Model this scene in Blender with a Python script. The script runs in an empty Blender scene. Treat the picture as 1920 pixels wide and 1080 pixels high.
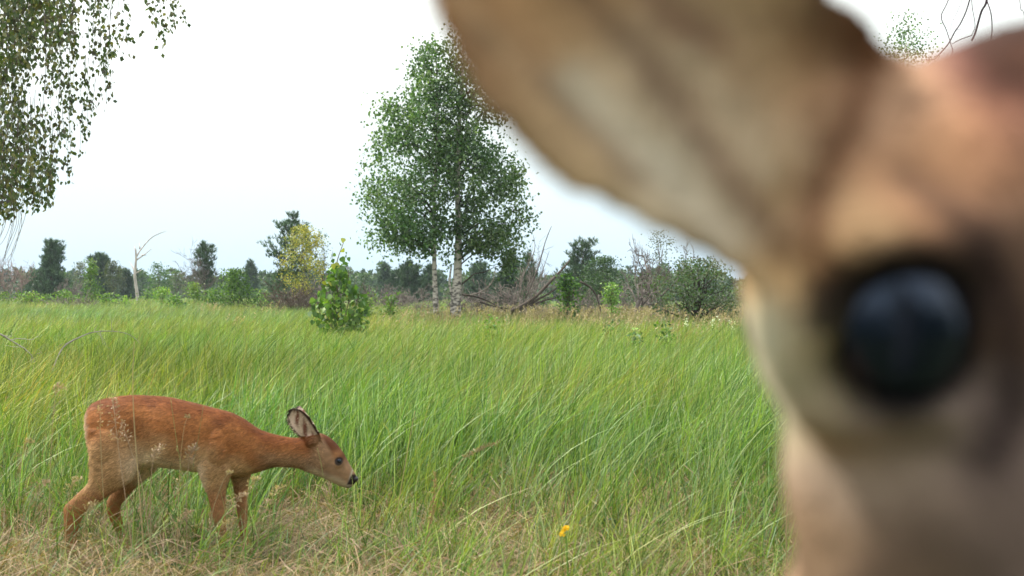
import bpy, math, random
import numpy as np
from mathutils import Vector

# ------------------------------------------------------------------ camera, world, sun, exposure
S = bpy.context.scene
COL = S.collection
F = 1968.0                      # focal length in photo pixels
CX, HY, CZ = 960.0, 555.0, 0.9  # principal column, horizon row, camera height

cam_d = bpy.data.cameras.new("camera")
cam = bpy.data.objects.new("camera", cam_d)
COL.objects.link(cam)
cam.location = (0, 0, CZ)
cam.rotation_euler = (math.radians(90), 0, 0)
cam_d.sensor_width = 36.0
cam_d.lens = 36.0 * F / 1920.0
cam_d.shift_y = 15.0 / 1920.0
cam_d.clip_start = 0.02
cam_d.clip_end = 2000
cam_d.dof.use_dof = True
cam_d.dof.focus_distance = 6.5
cam_d.dof.aperture_fstop = 5.6
S.camera = cam

SUN_EL, SUN_AZ = math.radians(52), math.radians(-78)   # azimuth clockwise from +Y (view direction)
world = bpy.data.worlds.new("World")
S.world = world
world.use_nodes = True
nt = world.node_tree
nt.nodes.clear()
w_out = nt.nodes.new("ShaderNodeOutputWorld")
w_bg = nt.nodes.new("ShaderNodeBackground")
w_sky = nt.nodes.new("ShaderNodeTexSky")
w_sky.sky_type = 'NISHITA'
w_sky.sun_disc = False
w_sky.sun_elevation = SUN_EL
w_sky.sun_rotation = SUN_AZ
w_sky.dust_density = 3.0
w_tc = nt.nodes.new("ShaderNodeTexCoord")
w_sep = nt.nodes.new("ShaderNodeSeparateXYZ")
w_ramp = nt.nodes.new("ShaderNodeValToRGB")      # even cloud layer: pale blue low down, white above
w_mix = nt.nodes.new("ShaderNodeMix"); w_mix.data_type = 'RGBA'
w_scale = nt.nodes.new("ShaderNodeVectorMath"); w_scale.operation = 'SCALE'
w_scale.inputs['Scale'].default_value = 10.0
nt.links.new(w_tc.outputs['Generated'], w_sep.inputs[0])
nt.links.new(w_sep.outputs['Z'], w_ramp.inputs['Fac'])
cr = w_ramp.color_ramp
cr.elements[0].position = 0.0;  cr.elements[0].color = (0.30, 0.41, 0.50, 1)
cr.elements[1].position = 0.06; cr.elements[1].color = (0.37, 0.455, 0.50, 1)
for pos, c in ((0.15, (0.46, 0.50, 0.49)), (0.26, (0.64, 0.67, 0.63)), (0.5, (0.85, 0.87, 0.86)), (1.0, (0.95, 0.97, 1.0))):
    e = cr.elements.new(pos); e.color = (*c, 1)
nt.links.new(w_ramp.outputs['Color'], w_scale.inputs[0])
nt.links.new(w_sky.outputs['Color'], w_mix.inputs['A'])
nt.links.new(w_scale.outputs['Vector'], w_mix.inputs['B'])
w_mix.inputs['Factor'].default_value = 0.9
nt.links.new(w_mix.outputs['Result'], w_bg.inputs['Color'])
w_bg.inputs['Strength'].default_value = 0.1
nt.links.new(w_bg.outputs[0], w_out.inputs[0])

sun_d = bpy.data.lights.new("sun", 'SUN')
sun_d.energy = 2.7
sun_d.angle = math.radians(14)
sun_d.color = (1.0, 0.95, 0.86)
sun = bpy.data.objects.new("sun", sun_d)
COL.objects.link(sun)
sd = Vector((math.sin(SUN_AZ) * math.cos(SUN_EL), math.cos(SUN_AZ) * math.cos(SUN_EL), math.sin(SUN_EL)))
sun.rotation_euler = (-sd).to_track_quat('-Z', 'Y').to_euler()
sun.location = sd * 30

S.view_settings.view_transform = 'Standard'
S.view_settings.look = 'None'
S.view_settings.gamma = 1.0
S.view_settings.use_curve_mapping = False
S.view_settings.exposure = 1.3
cy = S.cycles
cy.max_bounces = 6
cy.diffuse_bounces = 3
cy.glossy_bounces = 2
cy.transmission_bounces = 3
cy.transparent_max_bounces = 4
cy.caustics_reflective = False
cy.caustics_refractive = False
cy.use_denoising = True

# ------------------------------------------------------------------ helpers
rng = np.random.default_rng(11)
random.seed(11)

def lin(c):
    c = np.asarray(c, float) / 255.0
    return np.where(c <= 0.04045, c / 12.92, ((c + 0.055) / 1.055) ** 2.4)

def P(px, py, d):
    """a point that shows at photo pixel (px, py) from distance d"""
    return np.array([(px - CX) / F * d, d, CZ + (HY - py) / F * d])

def gz(x, y):
    """height of the ground"""
    x = np.asarray(x, float); y = np.asarray(y, float)
    far = np.clip((y - 5) / 20, 0, 1)
    side = np.clip(-(x + 1) / 8, -0.3, 1)
    und = 0.03 * np.sin(x * 0.9 + 1.3) * np.sin(y * 0.7) + 0.015 * np.sin(x * 2.3 + y * 1.7)
    return far * side * 0.16 + und * np.clip((y - 3.2) / 3, 0.0, 1)

def tag(o, label=None, cat=None, group=None, kind=None):
    if label: o['label'] = label
    if cat: o['category'] = cat
    if group: o['group'] = group
    if kind: o['kind'] = kind
    return o

def empty(name, loc):
    o = bpy.data.objects.new(name, None)
    o.location = [float(v) for v in loc]
    o.empty_display_size = 0.1
    COL.objects.link(o)
    return o

def mesh(name, V, Fc, mat=None, col=None, smooth=True):
    V = np.asarray(V, np.float32)
    me = bpy.data.meshes.new(name)
    if isinstance(Fc, np.ndarray):
        n, k = Fc.shape
        me.vertices.add(len(V)); me.vertices.foreach_set('co', V.ravel())
        me.loops.add(n * k); me.loops.foreach_set('vertex_index', Fc.astype(np.int32).ravel())
        me.polygons.add(n)
        me.polygons.foreach_set('loop_start', np.arange(0, n * k, k, dtype=np.int32))
        me.update(calc_edges=True)
    else:
        me.from_pydata([tuple(map(float, v)) for v in V], [], [tuple(int(i) for i in f) for f in Fc])
        me.update()
    if col is not None:
        a = me.color_attributes.new('col', 'FLOAT_COLOR', 'POINT')
        c4 = np.ones((len(V), 4), np.float32); c4[:, :3] = col
        a.data.foreach_set('color', c4.ravel())
    if smooth:
        me.polygons.foreach_set('use_smooth', np.ones(len(me.polygons), bool))
    if mat: me.materials.append(mat)
    me.validate()
    return me

def obj(name, me, parent=None, loc=None):
    o = bpy.data.objects.new(name, me)
    COL.objects.link(o)
    if parent is not None: o.parent = parent
    if loc is not None: o.location = [float(v) for v in loc]
    return o

class MB:
    """collects pieces of geometry for ONE mesh"""
    def __init__(s): s.v = []; s.f = []; s.c = []; s.n = 0
    def add(s, V, Fc, c=None):
        V = np.asarray(V, float)
        s.v.append(V); s.f += [tuple(i + s.n for i in f) for f in Fc]
        cc = np.ones((len(V), 3)) * (np.array([1, 1, 1]) if c is None else np.asarray(c))
        s.c.append(cc); s.n += len(V)
    def tube(s, pts, rad, n=6, c=None):
        V, Fc = tube(pts, rad, n); s.add(V, Fc, c)
    def arrays(s): return np.concatenate(s.v), s.f, np.concatenate(s.c)
    def build(s, name, mat, parent=None, origin=(0, 0, 0), smooth=True):
        V, Fc, c = s.arrays()
        return obj(name, mesh(name, V - np.asarray(origin, float), Fc, mat, c, smooth), parent)

def tube(pts, rad, n=6):
    pts = np.asarray(pts, float); rad = np.broadcast_to(np.asarray(rad, float), (len(pts),))
    T = np.gradient(pts, axis=0); T /= np.linalg.norm(T, axis=1)[:, None] + 1e-9
    up = np.array([0.0, 0, 1]) if abs(T[0][2]) < 0.9 else np.array([0, 1.0, 0])
    V = []
    a = np.arange(n) * 2 * math.pi / n
    X = np.cross(T[0], up); X /= np.linalg.norm(X)
    for i in range(len(pts)):
        X = X - T[i] * X.dot(T[i]); X /= np.linalg.norm(X) + 1e-9
        Y = np.cross(T[i], X)
        V.append(pts[i] + rad[i] * (np.cos(a)[:, None] * X + np.sin(a)[:, None] * Y))
    V = np.concatenate(V)
    Fc = []
    for i in range(len(pts) - 1):
        for j in range(n):
            k = (j + 1) % n
            Fc.append((i * n + j, i * n + k, (i + 1) * n + k, (i + 1) * n + j))
    Fc.append(tuple(range(n - 1, -1, -1)))
    Fc.append(tuple((len(pts) - 1) * n + j for j in range(n)))
    return V, Fc

def smooth_line(pts, m=8):
    """Catmull-Rom through the points"""
    p = np.asarray(pts, float)
    p = np.vstack([2 * p[0] - p[1], p, 2 * p[-1] - p[-2]])
    out = []
    for i in range(1, len(p) - 2):
        for t in np.linspace(0, 1, m, endpoint=False):
            out.append(0.5 * ((2 * p[i]) + (-p[i - 1] + p[i + 1]) * t + (2 * p[i - 1] - 5 * p[i] + 4 * p[i + 1] - p[i + 2]) * t * t
                              + (-p[i - 1] + 3 * p[i] - 3 * p[i + 1] + p[i + 2]) * t ** 3))
    out.append(p[-2])
    return np.array(out)

# ------------------------------------------------------------------ materials
def new_mat(name):
    m = bpy.data.materials.new(name); m.use_nodes = True
    m.node_tree.nodes.clear()
    return m, m.node_tree

def N(nt, t, **kw):
    n = nt.nodes.new(t)
    for k, v in kw.items():
        if k in n.inputs: n.inputs[k].default_value = v
        else: setattr(n, k, v)
    return n

def leaf_mat(name, translucent=0.35, patch=0.0, gloss=0.25, patch_cols=None, patch_scale=0.35):
    """thin leaves and blades: colour from the mesh's own pigment, world-space variation, light passes through"""
    m, t = new_mat(name)
    out = N(t, 'ShaderNodeOutputMaterial')
    at = N(t, 'ShaderNodeAttribute', attribute_name='col')
    geo = N(t, 'ShaderNodeNewGeometry')
    no = N(t, 'ShaderNodeTexNoise'); no.inputs['Scale'].default_value = patch_scale; no.inputs['Detail'].default_value = 3
    t.links.new(geo.outputs['Position'], no.inputs['Vector'])
    col = at.outputs['Color']
    oi = N(t, 'ShaderNodeObjectInfo')
    # slight random per plant
    mr = N(t, 'ShaderNodeMapRange'); mr.inputs['To Min'].default_value = 0.8; mr.inputs['To Max'].default_value = 1.22
    t.links.new(oi.outputs['Random'], mr.inputs['Value'])
    sc = N(t, 'ShaderNodeVectorMath', operation='SCALE')
    t.links.new(col, sc.inputs[0]); t.links.new(mr.outputs[0], sc.inputs['Scale'])
    col = sc.outputs['Vector']
    if patch > 0:
        rp = N(t, 'ShaderNodeValToRGB')
        r = rp.color_ramp; pc = patch_cols or ((0.8, 1.05, 0.9), (1.0, 1.0, 1.0), (1.5, 1.15, 1.0))
        r.elements[0].position = 0.35; r.elements[0].color = (*[v / 2 for v in pc[0]], 1)
        r.elements[1].position = 0.68; r.elements[1].color = (*[v / 2 for v in pc[2]], 1)
        e = r.elements.new(0.52); e.color = (*[v / 2 for v in pc[1]], 1)
        t.links.new(no.outputs['Fac'], rp.inputs['Fac'])
        mu = N(t, 'ShaderNodeVectorMath', operation='MULTIPLY'); s2 = N(t, 'ShaderNodeVectorMath', operation='SCALE')
        s2.inputs['Scale'].default_value = 2.0
        t.links.new(rp.outputs['Color'], s2.inputs[0])
        t.links.new(col, mu.inputs[0]); t.links.new(s2.outputs['Vector'], mu.inputs[1])
        col = mu.outputs['Vector']
    di = N(t, 'ShaderNodeBsdfPrincipled'); di.inputs['Roughness'].default_value = 0.5
    di.inputs['Specular IOR Level'].default_value = gloss
    tr = N(t, 'ShaderNodeBsdfTranslucent')
    t.links.new(col, di.inputs['Base Color'])
    tc = N(t, 'ShaderNodeVectorMath', operation='MULTIPLY'); tc.inputs[1].default_value = (1.15, 1.25, 0.5)
    t.links.new(col, tc.inputs[0]); t.links.new(tc.outputs['Vector'], tr.inputs['Color'])
    mx = N(t, 'ShaderNodeMixShader'); mx.inputs[0].default_value = translucent
    t.links.new(di.outputs[0], mx.inputs[1]); t.links.new(tr.outputs[0], mx.inputs[2])
    t.links.new(mx.outputs[0], out.inputs['Surface'])
    return m

def coat_mat(name, rough=0.75, spec=0.2, noise=0.0, nscale=60.0, stretch=(1, 1, 1), bump=0.0, tint=None):
    m, t = new_mat(name)
    out = N(t, 'ShaderNodeOutputMaterial')
    at = N(t, 'ShaderNodeAttribute', attribute_name='col')
    pr = N(t, 'ShaderNodeBsdfPrincipled'); pr.inputs['Roughness'].default_value = rough
    pr.inputs['Specular IOR Level'].default_value = spec
    tc = N(t, 'ShaderNodeTexCoord'); mp = N(t, 'ShaderNodeMapping'); mp.inputs['Scale'].default_value = stretch
    no = N(t, 'ShaderNodeTexNoise'); no.inputs['Scale'].default_value = nscale; no.inputs['Detail'].default_value = 4
    t.links.new(tc.outputs['Object'], mp.inputs['Vector']); t.links.new(mp.outputs[0], no.inputs['Vector'])
    mr = N(t, 'ShaderNodeMapRange'); mr.inputs['From Min'].default_value = 0.25; mr.inputs['From Max'].default_value = 0.75
    mr.inputs['To Min'].default_value = 1 - noise; mr.inputs['To Max'].default_value = 1 + noise
    t.links.new(no.outputs['Fac'], mr.inputs['Value'])
    sc = N(t, 'ShaderNodeVectorMath', operation='SCALE')
    t.links.new(at.outputs['Color'], sc.inputs[0]); t.links.new(mr.outputs[0], sc.inputs['Scale'])
    t.links.new(sc.outputs['Vector'], pr.inputs['Base Color'])
    if bump:
        b = N(t, 'ShaderNodeBump'); b.inputs['Strength'].default_value = bump; b.inputs['Distance'].default_value = 0.01
        t.links.new(no.outputs['Fac'], b.inputs['Height']); t.links.new(b.outputs[0], pr.inputs['Normal'])
    if tint: pr.inputs['Specular Tint'].default_value = (*tint, 1)
    t.links.new(pr.outputs[0], out.inputs['Surface'])
    return m

def birch_bark():
    m, t = new_mat('birch_bark')
    out = N(t, 'ShaderNodeOutputMaterial'); pr = N(t, 'ShaderNodeBsdfPrincipled'); pr.inputs['Roughness'].default_value = 0.8
    tc = N(t, 'ShaderNodeTexCoord'); mp = N(t, 'ShaderNodeMapping'); mp.inputs['Scale'].default_value = (1, 1, 1)
    no = N(t, 'ShaderNodeTexNoise'); no.inputs['Scale'].default_value = 14; no.inputs['Detail'].default_value = 7
    mp.inputs['Scale'].default_value = (0.7, 0.7, 1.6)
    t.links.new(tc.outputs['Object'], mp.inputs['Vector']); t.links.new(mp.outputs[0], no.inputs['Vector'])
    # dark rough bark towards the foot of the stem
    sp = N(t, 'ShaderNodeSeparateXYZ'); t.links.new(tc.outputs['Object'], sp.inputs[0])
    mr = N(t, 'ShaderNodeMapRange'); mr.inputs['From Min'].default_value = 0.3; mr.inputs['From Max'].default_value = 1.6
    mr.inputs['To Min'].default_value = 0.13; mr.inputs['To Max'].default_value = 0.0
    t.links.new(sp.outputs['Z'], mr.inputs['Value'])
    ad = N(t, 'ShaderNodeMath', operation='ADD'); t.links.new(no.outputs['Fac'], ad.inputs[0]); t.links.new(mr.outputs[0], ad.inputs[1])
    r = N(t, 'ShaderNodeValToRGB'); r.color_ramp.elements[0].position = 0.5; r.color_ramp.elements[0].color = (0.5, 0.45, 0.40, 1)
    r.color_ramp.elements[1].position = 0.66; r.color_ramp.elements[1].color = (0.09, 0.08, 0.07, 1)
    t.links.new(ad.outputs[0], r.inputs['Fac'])
    t.links.new(r.outputs['Color'], pr.inputs['Base Color']); t.links.new(pr.outputs[0], out.inputs['Surface'])
    return m

M_GRASS = leaf_mat('grass_blades', 0.4, 1.0, 0.5, ((0.85, 1.05, 1.15), (1.0, 1.0, 1.0), (1.45, 1.15, 1.0)), 0.45)
M_STRAW = leaf_mat('dry_straw', 0.25, 1.0, 0.3, ((0.8, 0.8, 0.8), (1, 1, 1), (1.2, 1.15, 1.1)), 1.3)
M_LEAF = leaf_mat('leaves', 0.35, 0.8, 0.45, ((0.7, 0.8, 0.8), (1, 1, 1), (1.3, 1.2, 1.05)), 1.1)
M_NEEDLE = leaf_mat('needles', 0.12, 0.8, 0.3, ((0.75, 0.8, 0.8), (1, 1, 1), (1.3, 1.2, 1.1)), 1.6)
M_BARK = coat_mat('bark', 0.9, 0.15, 0.45, 14, (1, 1, 0.25), 0.6)
M_BIRCH = birch_bark()
M_COAT = coat_mat('deer_skin', 0.8, 0.12, 0.18, 90, (0.4, 1, 1))
M_FUR = coat_mat('deer_fur', 0.6, 0.15, 0.0)
M_DARK = coat_mat('eye_black', 0.10, 0.46, tint=(0.55, 0.72, 1.0))
M_NOSE = coat_mat('nose_leather', 0.35, 0.5, 0.2, 300, (1, 1, 1), 0.3)

# ------------------------------------------------------------------ ground
def soil_mat():
    m, t = new_mat('meadow_soil')
    out = N(t, 'ShaderNodeOutputMaterial'); pr = N(t, 'ShaderNodeBsdfPrincipled'); pr.inputs['Roughness'].default_value = 0.95
    tc = N(t, 'ShaderNodeTexCoord')
    n1 = N(t, 'ShaderNodeTexNoise'); n1.inputs['Scale'].default_value = 6; n1.inputs['Detail'].default_value = 8
    n2 = N(t, 'ShaderNodeTexNoise'); n2.inputs['Scale'].default_value = 90; n2.inputs['Detail'].default_value = 5
    for n in (n1, n2): t.links.new(tc.outputs['Object'], n.inputs['Vector'])
    r = N(t, 'ShaderNodeValToRGB'); r.color_ramp.elements[0].position = 0.35; r.color_ramp.elements[0].color = (0.05, 0.045, 0.022, 1)
    r.color_ramp.elements[1].position = 0.65; r.color_ramp.elements[1].color = (0.13, 0.10, 0.05, 1)
    e = r.color_ramp.elements.new(0.5); e.color = (0.06, 0.09, 0.03, 1)
    mx = N(t, 'ShaderNodeMix'); mx.data_type = 'FLOAT'; mx.inputs[0].default_value = 0.5
    t.links.new(n1.outputs['Fac'], mx.inputs[2]); t.links.new(n2.outputs['Fac'], mx.inputs[3])
    t.links.new(mx.outputs[0], r.inputs['Fac']); t.links.new(r.outputs['Color'], pr.inputs['Base Color'])
    b = N(t, 'ShaderNodeBump'); b.inputs['Distance'].default_value = 0.02
    t.links.new(n2.outputs['Fac'], b.inputs['Height']); t.links.new(b.outputs[0], pr.inputs['Normal'])
    t.links.new(pr.outputs[0], out.inputs['Surface'])
    return m

def axis(near, far, n1, n2):
    a = np.linspace(-near, near, n1); b = np.geomspace(near, far, n2)[1:]
    return np.concatenate([-b[::-1], a, b])
gx = axis(14, 400, 60, 12); gy = np.concatenate([[-100, -60, -40, -20, -8], np.linspace(-4, 32, 80), np.geomspace(32, 420, 12)[1:]])
GX, GY = np.meshgrid(gx, gy)
GV = np.stack([GX.ravel(), GY.ravel(), gz(GX, GY).ravel()], 1)
nx_, ny_ = len(gx), len(gy)
ii, jj = np.meshgrid(np.arange(ny_ - 1), np.arange(nx_ - 1), indexing='ij')
a0 = (ii * nx_ + jj).ravel()
GF = np.stack([a0, a0 + 1, a0 + nx_ + 1, a0 + nx_], 1)
ground = obj('ground', mesh('ground', GV, GF, soil_mat()))
tag(ground, kind='structure')

# ------------------------------------------------------------------ grass: clumps instanced by geometry nodes
def clump(nb, radius, h0, h1, w, bend0, bend1, cols, seg=5, az_spread=1.0, az0=0.0, up=1.0, flat=False, seed=0, panicle=0.0, pcol=None):
    r = np.random.default_rng(seed)
    V, Fc, C = [], [], []
    n = 0
    for b in range(nb):
        a = r.uniform(0, 2 * math.pi); rr = radius * math.sqrt(r.uniform())
        root = np.array([rr * math.cos(a), rr * math.sin(a), -0.02])
        L = r.uniform(h0, h1); bend = r.uniform(bend0, bend1)
        az = az0 + r.normal() * az_spread
        d = np.array([math.cos(az), math.sin(az), 0])
        t = np.linspace(0, 1, seg + 1)
        tilt = r.normal() * 0.10
        if flat:
            pts = root + np.outer(t * L, d) + np.outer(np.sin(t * math.pi) * L * r.uniform(0.02, 0.35) * up, [0, 0, 1]) + np.outer(t * t * L * r.normal() * 0.2, np.cross(d, [0, 0, 1]))
            pts[:, 2] += 0.02 + r.uniform(0, 0.05)
        else:
            hz = bend * t ** 2.2 + 0.12 * t * bend
            vz = t * (1 - 0.28 * bend * t ** 1.6)
            pts = root + L * (np.outer(hz, d) + np.outer(vz, [0, 0, 1]) + np.outer(t * tilt, np.cross(d, [0, 0, 1])))
        side = np.cross(d, [0, 0, 1]) * math.cos(r.normal() * 0.7) + d * math.sin(r.normal() * 0.7)
        # blades turn mostly so that the flat side shows from some directions and the edge from others
        tw = r.uniform(0, 2 * math.pi)
        side = np.array([math.cos(tw), math.sin(tw) * 0.6, 0.15 * r.normal()])
        ww = w * r.uniform(0.6, 1.3) * (1 - t ** 2.2) ** 0.8 + w * 0.04
        Lf = pts + np.outer(ww * 0.5, side); Rt = pts - np.outer(ww * 0.5, side)
        vv = np.empty((2 * (seg + 1), 3)); vv[0::2] = Lf; vv[1::2] = Rt
        c = cols[r.integers(len(cols))] * r.uniform(0.75, 1.3)
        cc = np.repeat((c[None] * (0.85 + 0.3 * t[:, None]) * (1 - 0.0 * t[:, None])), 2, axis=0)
        V.append(vv); C.append(cc)
        for s in range(seg):
            k = n + 2 * s
            Fc.append((k, k + 1, k + 3, k + 2))
        n += len(vv)
        if panicle and r.uniform() < panicle:
            # seed head: short spikelets along the top quarter
            pc = (pcol if pcol is not None else c)
            for q in range(14):
                tt = r.uniform(0.72, 1.0); base = np.array([np.interp(tt, t, pts[:, i]) for i in range(3)])
                dr = r.normal(size=3) * 0.5 + np.array([0.3, 0, 0.8]); dr /= np.linalg.norm(dr)
                ln = L * r.uniform(0.03, 0.07); sw = np.cross(dr, r.normal(size=3)); sw = sw / np.linalg.norm(sw) * w * 0.8
                vv = np.array([base, base + dr * ln * 0.5 + sw, base + dr * ln, base + dr * ln * 0.5 - sw])
                V.append(vv); C.append(np.repeat(pc[None] * r.uniform(0.7, 1.3), 4, 0)); Fc.append((n, n + 1, n + 2, n + 3)); n += 4
    return np.concatenate(V), np.array(Fc, np.int32), np.concatenate(C)

def scatter(name, label, mat, variants, pts, vi, rotz, scl, tilt=None):
    """one object: points carrying clump copies"""
    src = bpy.data.collections.new(name + '_clumps')     # not linked to the scene
    for k, (V, Fc, C) in enumerate(variants):
        o = bpy.data.objects.new('%s_clump_%02d' % (name, k), mesh(name + '_clump', V, Fc, mat, C))
        src.objects.link(o)
    n = len(pts)
    me = bpy.data.meshes.new(name)
    me.vertices.add(n); me.vertices.foreach_set('co', np.asarray(pts, np.float32).ravel())
    a = me.attributes.new('vi', 'INT', 'POINT'); a.data.foreach_set('value', np.asarray(vi, np.int32))
    rot = np.zeros((n, 3), np.float32); rot[:, 2] = rotz
    if tilt is not None: rot[:, :2] = tilt
    a = me.attributes.new('rot', 'FLOAT_VECTOR', 'POINT'); a.data.foreach_set('vector', rot.ravel())
    a = me.attributes.new('scl', 'FLOAT_VECTOR', 'POINT'); a.data.foreach_set('vector', np.asarray(scl, np.float32).ravel())
    me.update()
    o = obj(name, me)
    ng = bpy.data.node_groups.new(name + '_nodes', 'GeometryNodeTree')
    ng.interface.new_socket('Geometry', in_out='INPUT', socket_type='NodeSocketGeometry')
    ng.interface.new_socket('Geometry', in_out='OUTPUT', socket_type='NodeSocketGeometry')
    gi = ng.nodes.new('NodeGroupInput'); go = ng.nodes.new('NodeGroupOutput')
    ci = ng.nodes.new('GeometryNodeCollectionInfo'); ci.inputs['Collection'].default_value = src
    ci.inputs['Separate Children'].default_value = True; ci.inputs['Reset Children'].default_value = True
    ip = ng.nodes.new('GeometryNodeInstanceOnPoints'); ip.inputs['Pick Instance'].default_value = True
    def na(nm, ty):
        q = ng.nodes.new('GeometryNodeInputNamedAttribute'); q.data_type = ty; q.inputs['Name'].default_value = nm
        return q.outputs['Attribute']
    L = ng.links.new
    L(gi.outputs[0], ip.inputs['Points']); L(ci.outputs[0], ip.inputs['Instance'])
    L(na('vi', 'INT'), ip.inputs['Instance Index']); L(na('rot', 'FLOAT_VECTOR'), ip.inputs['Rotation'])
    L(na('scl', 'FLOAT_VECTOR'), ip.inputs['Scale']); L(ip.outputs[0], go.inputs[0])
    md = o.modifiers.new('scatter', 'NODES'); md.node_group = ng
    tag(o, label, None, None, 'stuff')
    return o

G = [np.array(c) for c in ((0.09, 0.16, 0.03), (0.13, 0.215, 0.04), (0.19, 0.27, 0.05), (0.10, 0.19, 0.065), (0.24, 0.29, 0.07), (0.22, 0.31, 0.17), (0.04, 0.08, 0.02), (0.32, 0.37, 0.17), (0.07, 0.13, 0.03))]
GY_ = [np.array(c) for c in ((0.17, 0.20, 0.05), (0.24, 0.22, 0.08), (0.13, 0.18, 0.045), (0.30, 0.24, 0.11))]
ST = [np.array(c) for c in ((0.34, 0.25, 0.13), (0.27, 0.19, 0.10), (0.40, 0.31, 0.18), (0.24, 0.15, 0.09), (0.33, 0.22, 0.15), (0.20, 0.17, 0.08))]

def sample_band(y0, y1, dens, margin=1.0, k=0.5):
    """points spread evenly over the wedge that the view and a step to the side can see"""
    area = (k * (y1 ** 2 - y0 ** 2) + 2 * margin * (y1 - y0))
    n = int(area * dens)
    yy = np.sqrt(rng.uniform(y0 ** 2, y1 ** 2, n)) if y0 > 1 else rng.uniform(y0, y1, n)
    xx = rng.uniform(-1, 1, n) * (yy * k + margin)
    return xx, yy

def patch(x, y, s=1.0, seed=0):
    return (np.sin(x * 1.7 * s + seed) * np.sin(y * 1.3 * s + 2.1 * seed) + np.sin(x * 3.1 * s - y * 2.3 * s + seed) * 0.6 + np.sin(x * 0.6 * s + y * 0.9 * s) * 0.6) / 2.2

# green meadow grass
gv = []
for k in range(5):    # 0-4 near, fine, fairly upright
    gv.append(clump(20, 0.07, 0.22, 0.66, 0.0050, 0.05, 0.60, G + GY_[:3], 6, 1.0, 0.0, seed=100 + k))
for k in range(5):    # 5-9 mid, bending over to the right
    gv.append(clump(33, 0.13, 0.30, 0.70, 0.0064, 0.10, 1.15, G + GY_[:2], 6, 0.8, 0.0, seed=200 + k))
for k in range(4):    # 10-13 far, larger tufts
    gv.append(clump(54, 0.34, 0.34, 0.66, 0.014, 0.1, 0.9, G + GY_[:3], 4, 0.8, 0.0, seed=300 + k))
PX, PY, VI, RZ, SC = [], [], [], [], []
def put(x, y, v0, v1, sx, sz, rspread=0.5):
    n = len(x)
    PX.append(x); PY.append(y); VI.append(rng.integers(v0, v1, n)); RZ.append(rng.normal(size=n) * rspread)
    SC.append(np.stack([sx, sx, sz], 1))
def height(x, y):
    """sward height: cropped and thin close by, full further out"""
    h = np.interp(y, [2.2, 3.4, 4.0, 4.8, 6.0], [0.26, 0.38, 0.66, 0.90, 1.0])
    return h * (1 + 0.16 * patch(x, y, 1.2, 3))
x, y = sample_band(2.1, 3.9, 125, 0.8); kp = rng.uniform(size=len(x)) < np.interp(x / y * F + CX, [0, 400, 620, 1500], [0.34, 0.48, 0.75, 0.85]); x, y = x[kp], y[kp]
put(x, y, 0, 5, rng.uniform(0.7, 1.0, len(x)), height(x, y) * rng.uniform(0.6, 1.5, len(x)) * np.interp(x / y * F + CX, [550, 900], [0.85, 1.15]), 0.9)
x, y = sample_band(3.9, 7.5, 85, 0.9)
put(x, y, 0, 5, rng.uniform(0.8, 1.15, len(x)), height(x, y) * rng.uniform(0.7, 1.15, len(x)), 0.5)
x, y = sample_band(4.6, 16, 34, 1.0)
put(x, y, 5, 10, rng.uniform(0.85, 1.2, len(x)), height(x, y) * rng.uniform(0.8, 1.12, len(x)), 0.4)
x, y = sample_band(13, 36, 9, 1.5)
put(x, y, 10, 14, rng.uniform(0.9, 1.2, len(x)), rng.uniform(0.75, 1.1, len(x)), 0.4)
x, y = sample_band(34, 85, 2.6, 3)
put(x, y, 10, 14, rng.uniform(1.5, 2.2, len(x)), rng.uniform(0.8, 1.15, len(x)), 0.5)
X = np.concatenate(PX); Y = np.concatenate(PY)
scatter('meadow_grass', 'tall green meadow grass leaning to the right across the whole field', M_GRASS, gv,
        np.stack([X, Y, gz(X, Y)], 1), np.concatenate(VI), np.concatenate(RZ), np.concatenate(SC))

# dry thatch and straw on the ground, thick in the foreground
sv = []
for k in range(5):
    sv.append(clump(26, 0.10, 0.10, 0.34, 0.0035, 0.3, 1.2, ST, 4, 3.0, 0, flat=True, seed=400 + k))
for k in range(4):
    sv.append(clump(9, 0.08, 0.16, 0.42, 0.0026, 0.1, 0.9, ST, 5, 2.0, 0, seed=420 + k, panicle=0.12, pcol=ST[0]))
PX, PY, VI, RZ, SC = [], [], [], [], []
x, y = sample_band(2.1, 5.2, 115, 0.8)
put(x, y, 0, 5, rng.uniform(0.7, 1.1, len(x)), rng.uniform(0.6, 1.4, len(x)), 3)
x, y = sample_band(2.1, 4.6, 34, 0.8); kp = rng.uniform(size=len(x)) < np.interp(x / y * F + CX, [600, 900], [1, 0.8]); x, y = x[kp], y[kp]
put(x, y, 5, 9, rng.uniform(0.7, 1.1, len(x)), rng.uniform(0.5, 1.0, len(x)) * np.interp(y, [2.6, 3.0, 3.8, 4.2], [1, .45, .45, 1]), 3)
x, y = sample_band(5, 11, 12, 0.8)
put(x, y, 0, 9, rng.uniform(0.8, 1.2, len(x)), rng.uniform(0.8, 1.3, len(x)), 3)
x, y = sample_band(2.4, 9, 40, 0.8); m_ = x < -0.26 * y
put(x[m_], y[m_], 5, 9, rng.uniform(0.8, 1.2, m_.sum()), rng.uniform(0.9, 1.25, m_.sum()) * height(x[m_], y[m_]), 3)
X = np.concatenate(PX); Y = np.concatenate(PY)
scatter('dry_grass', 'tangled straw coloured dead grass at the foot of the green blades', M_STRAW, sv,
        np.stack([X, Y, gz(X, Y)], 1), np.concatenate(VI), np.concatenate(RZ), np.concatenate(SC))

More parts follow.
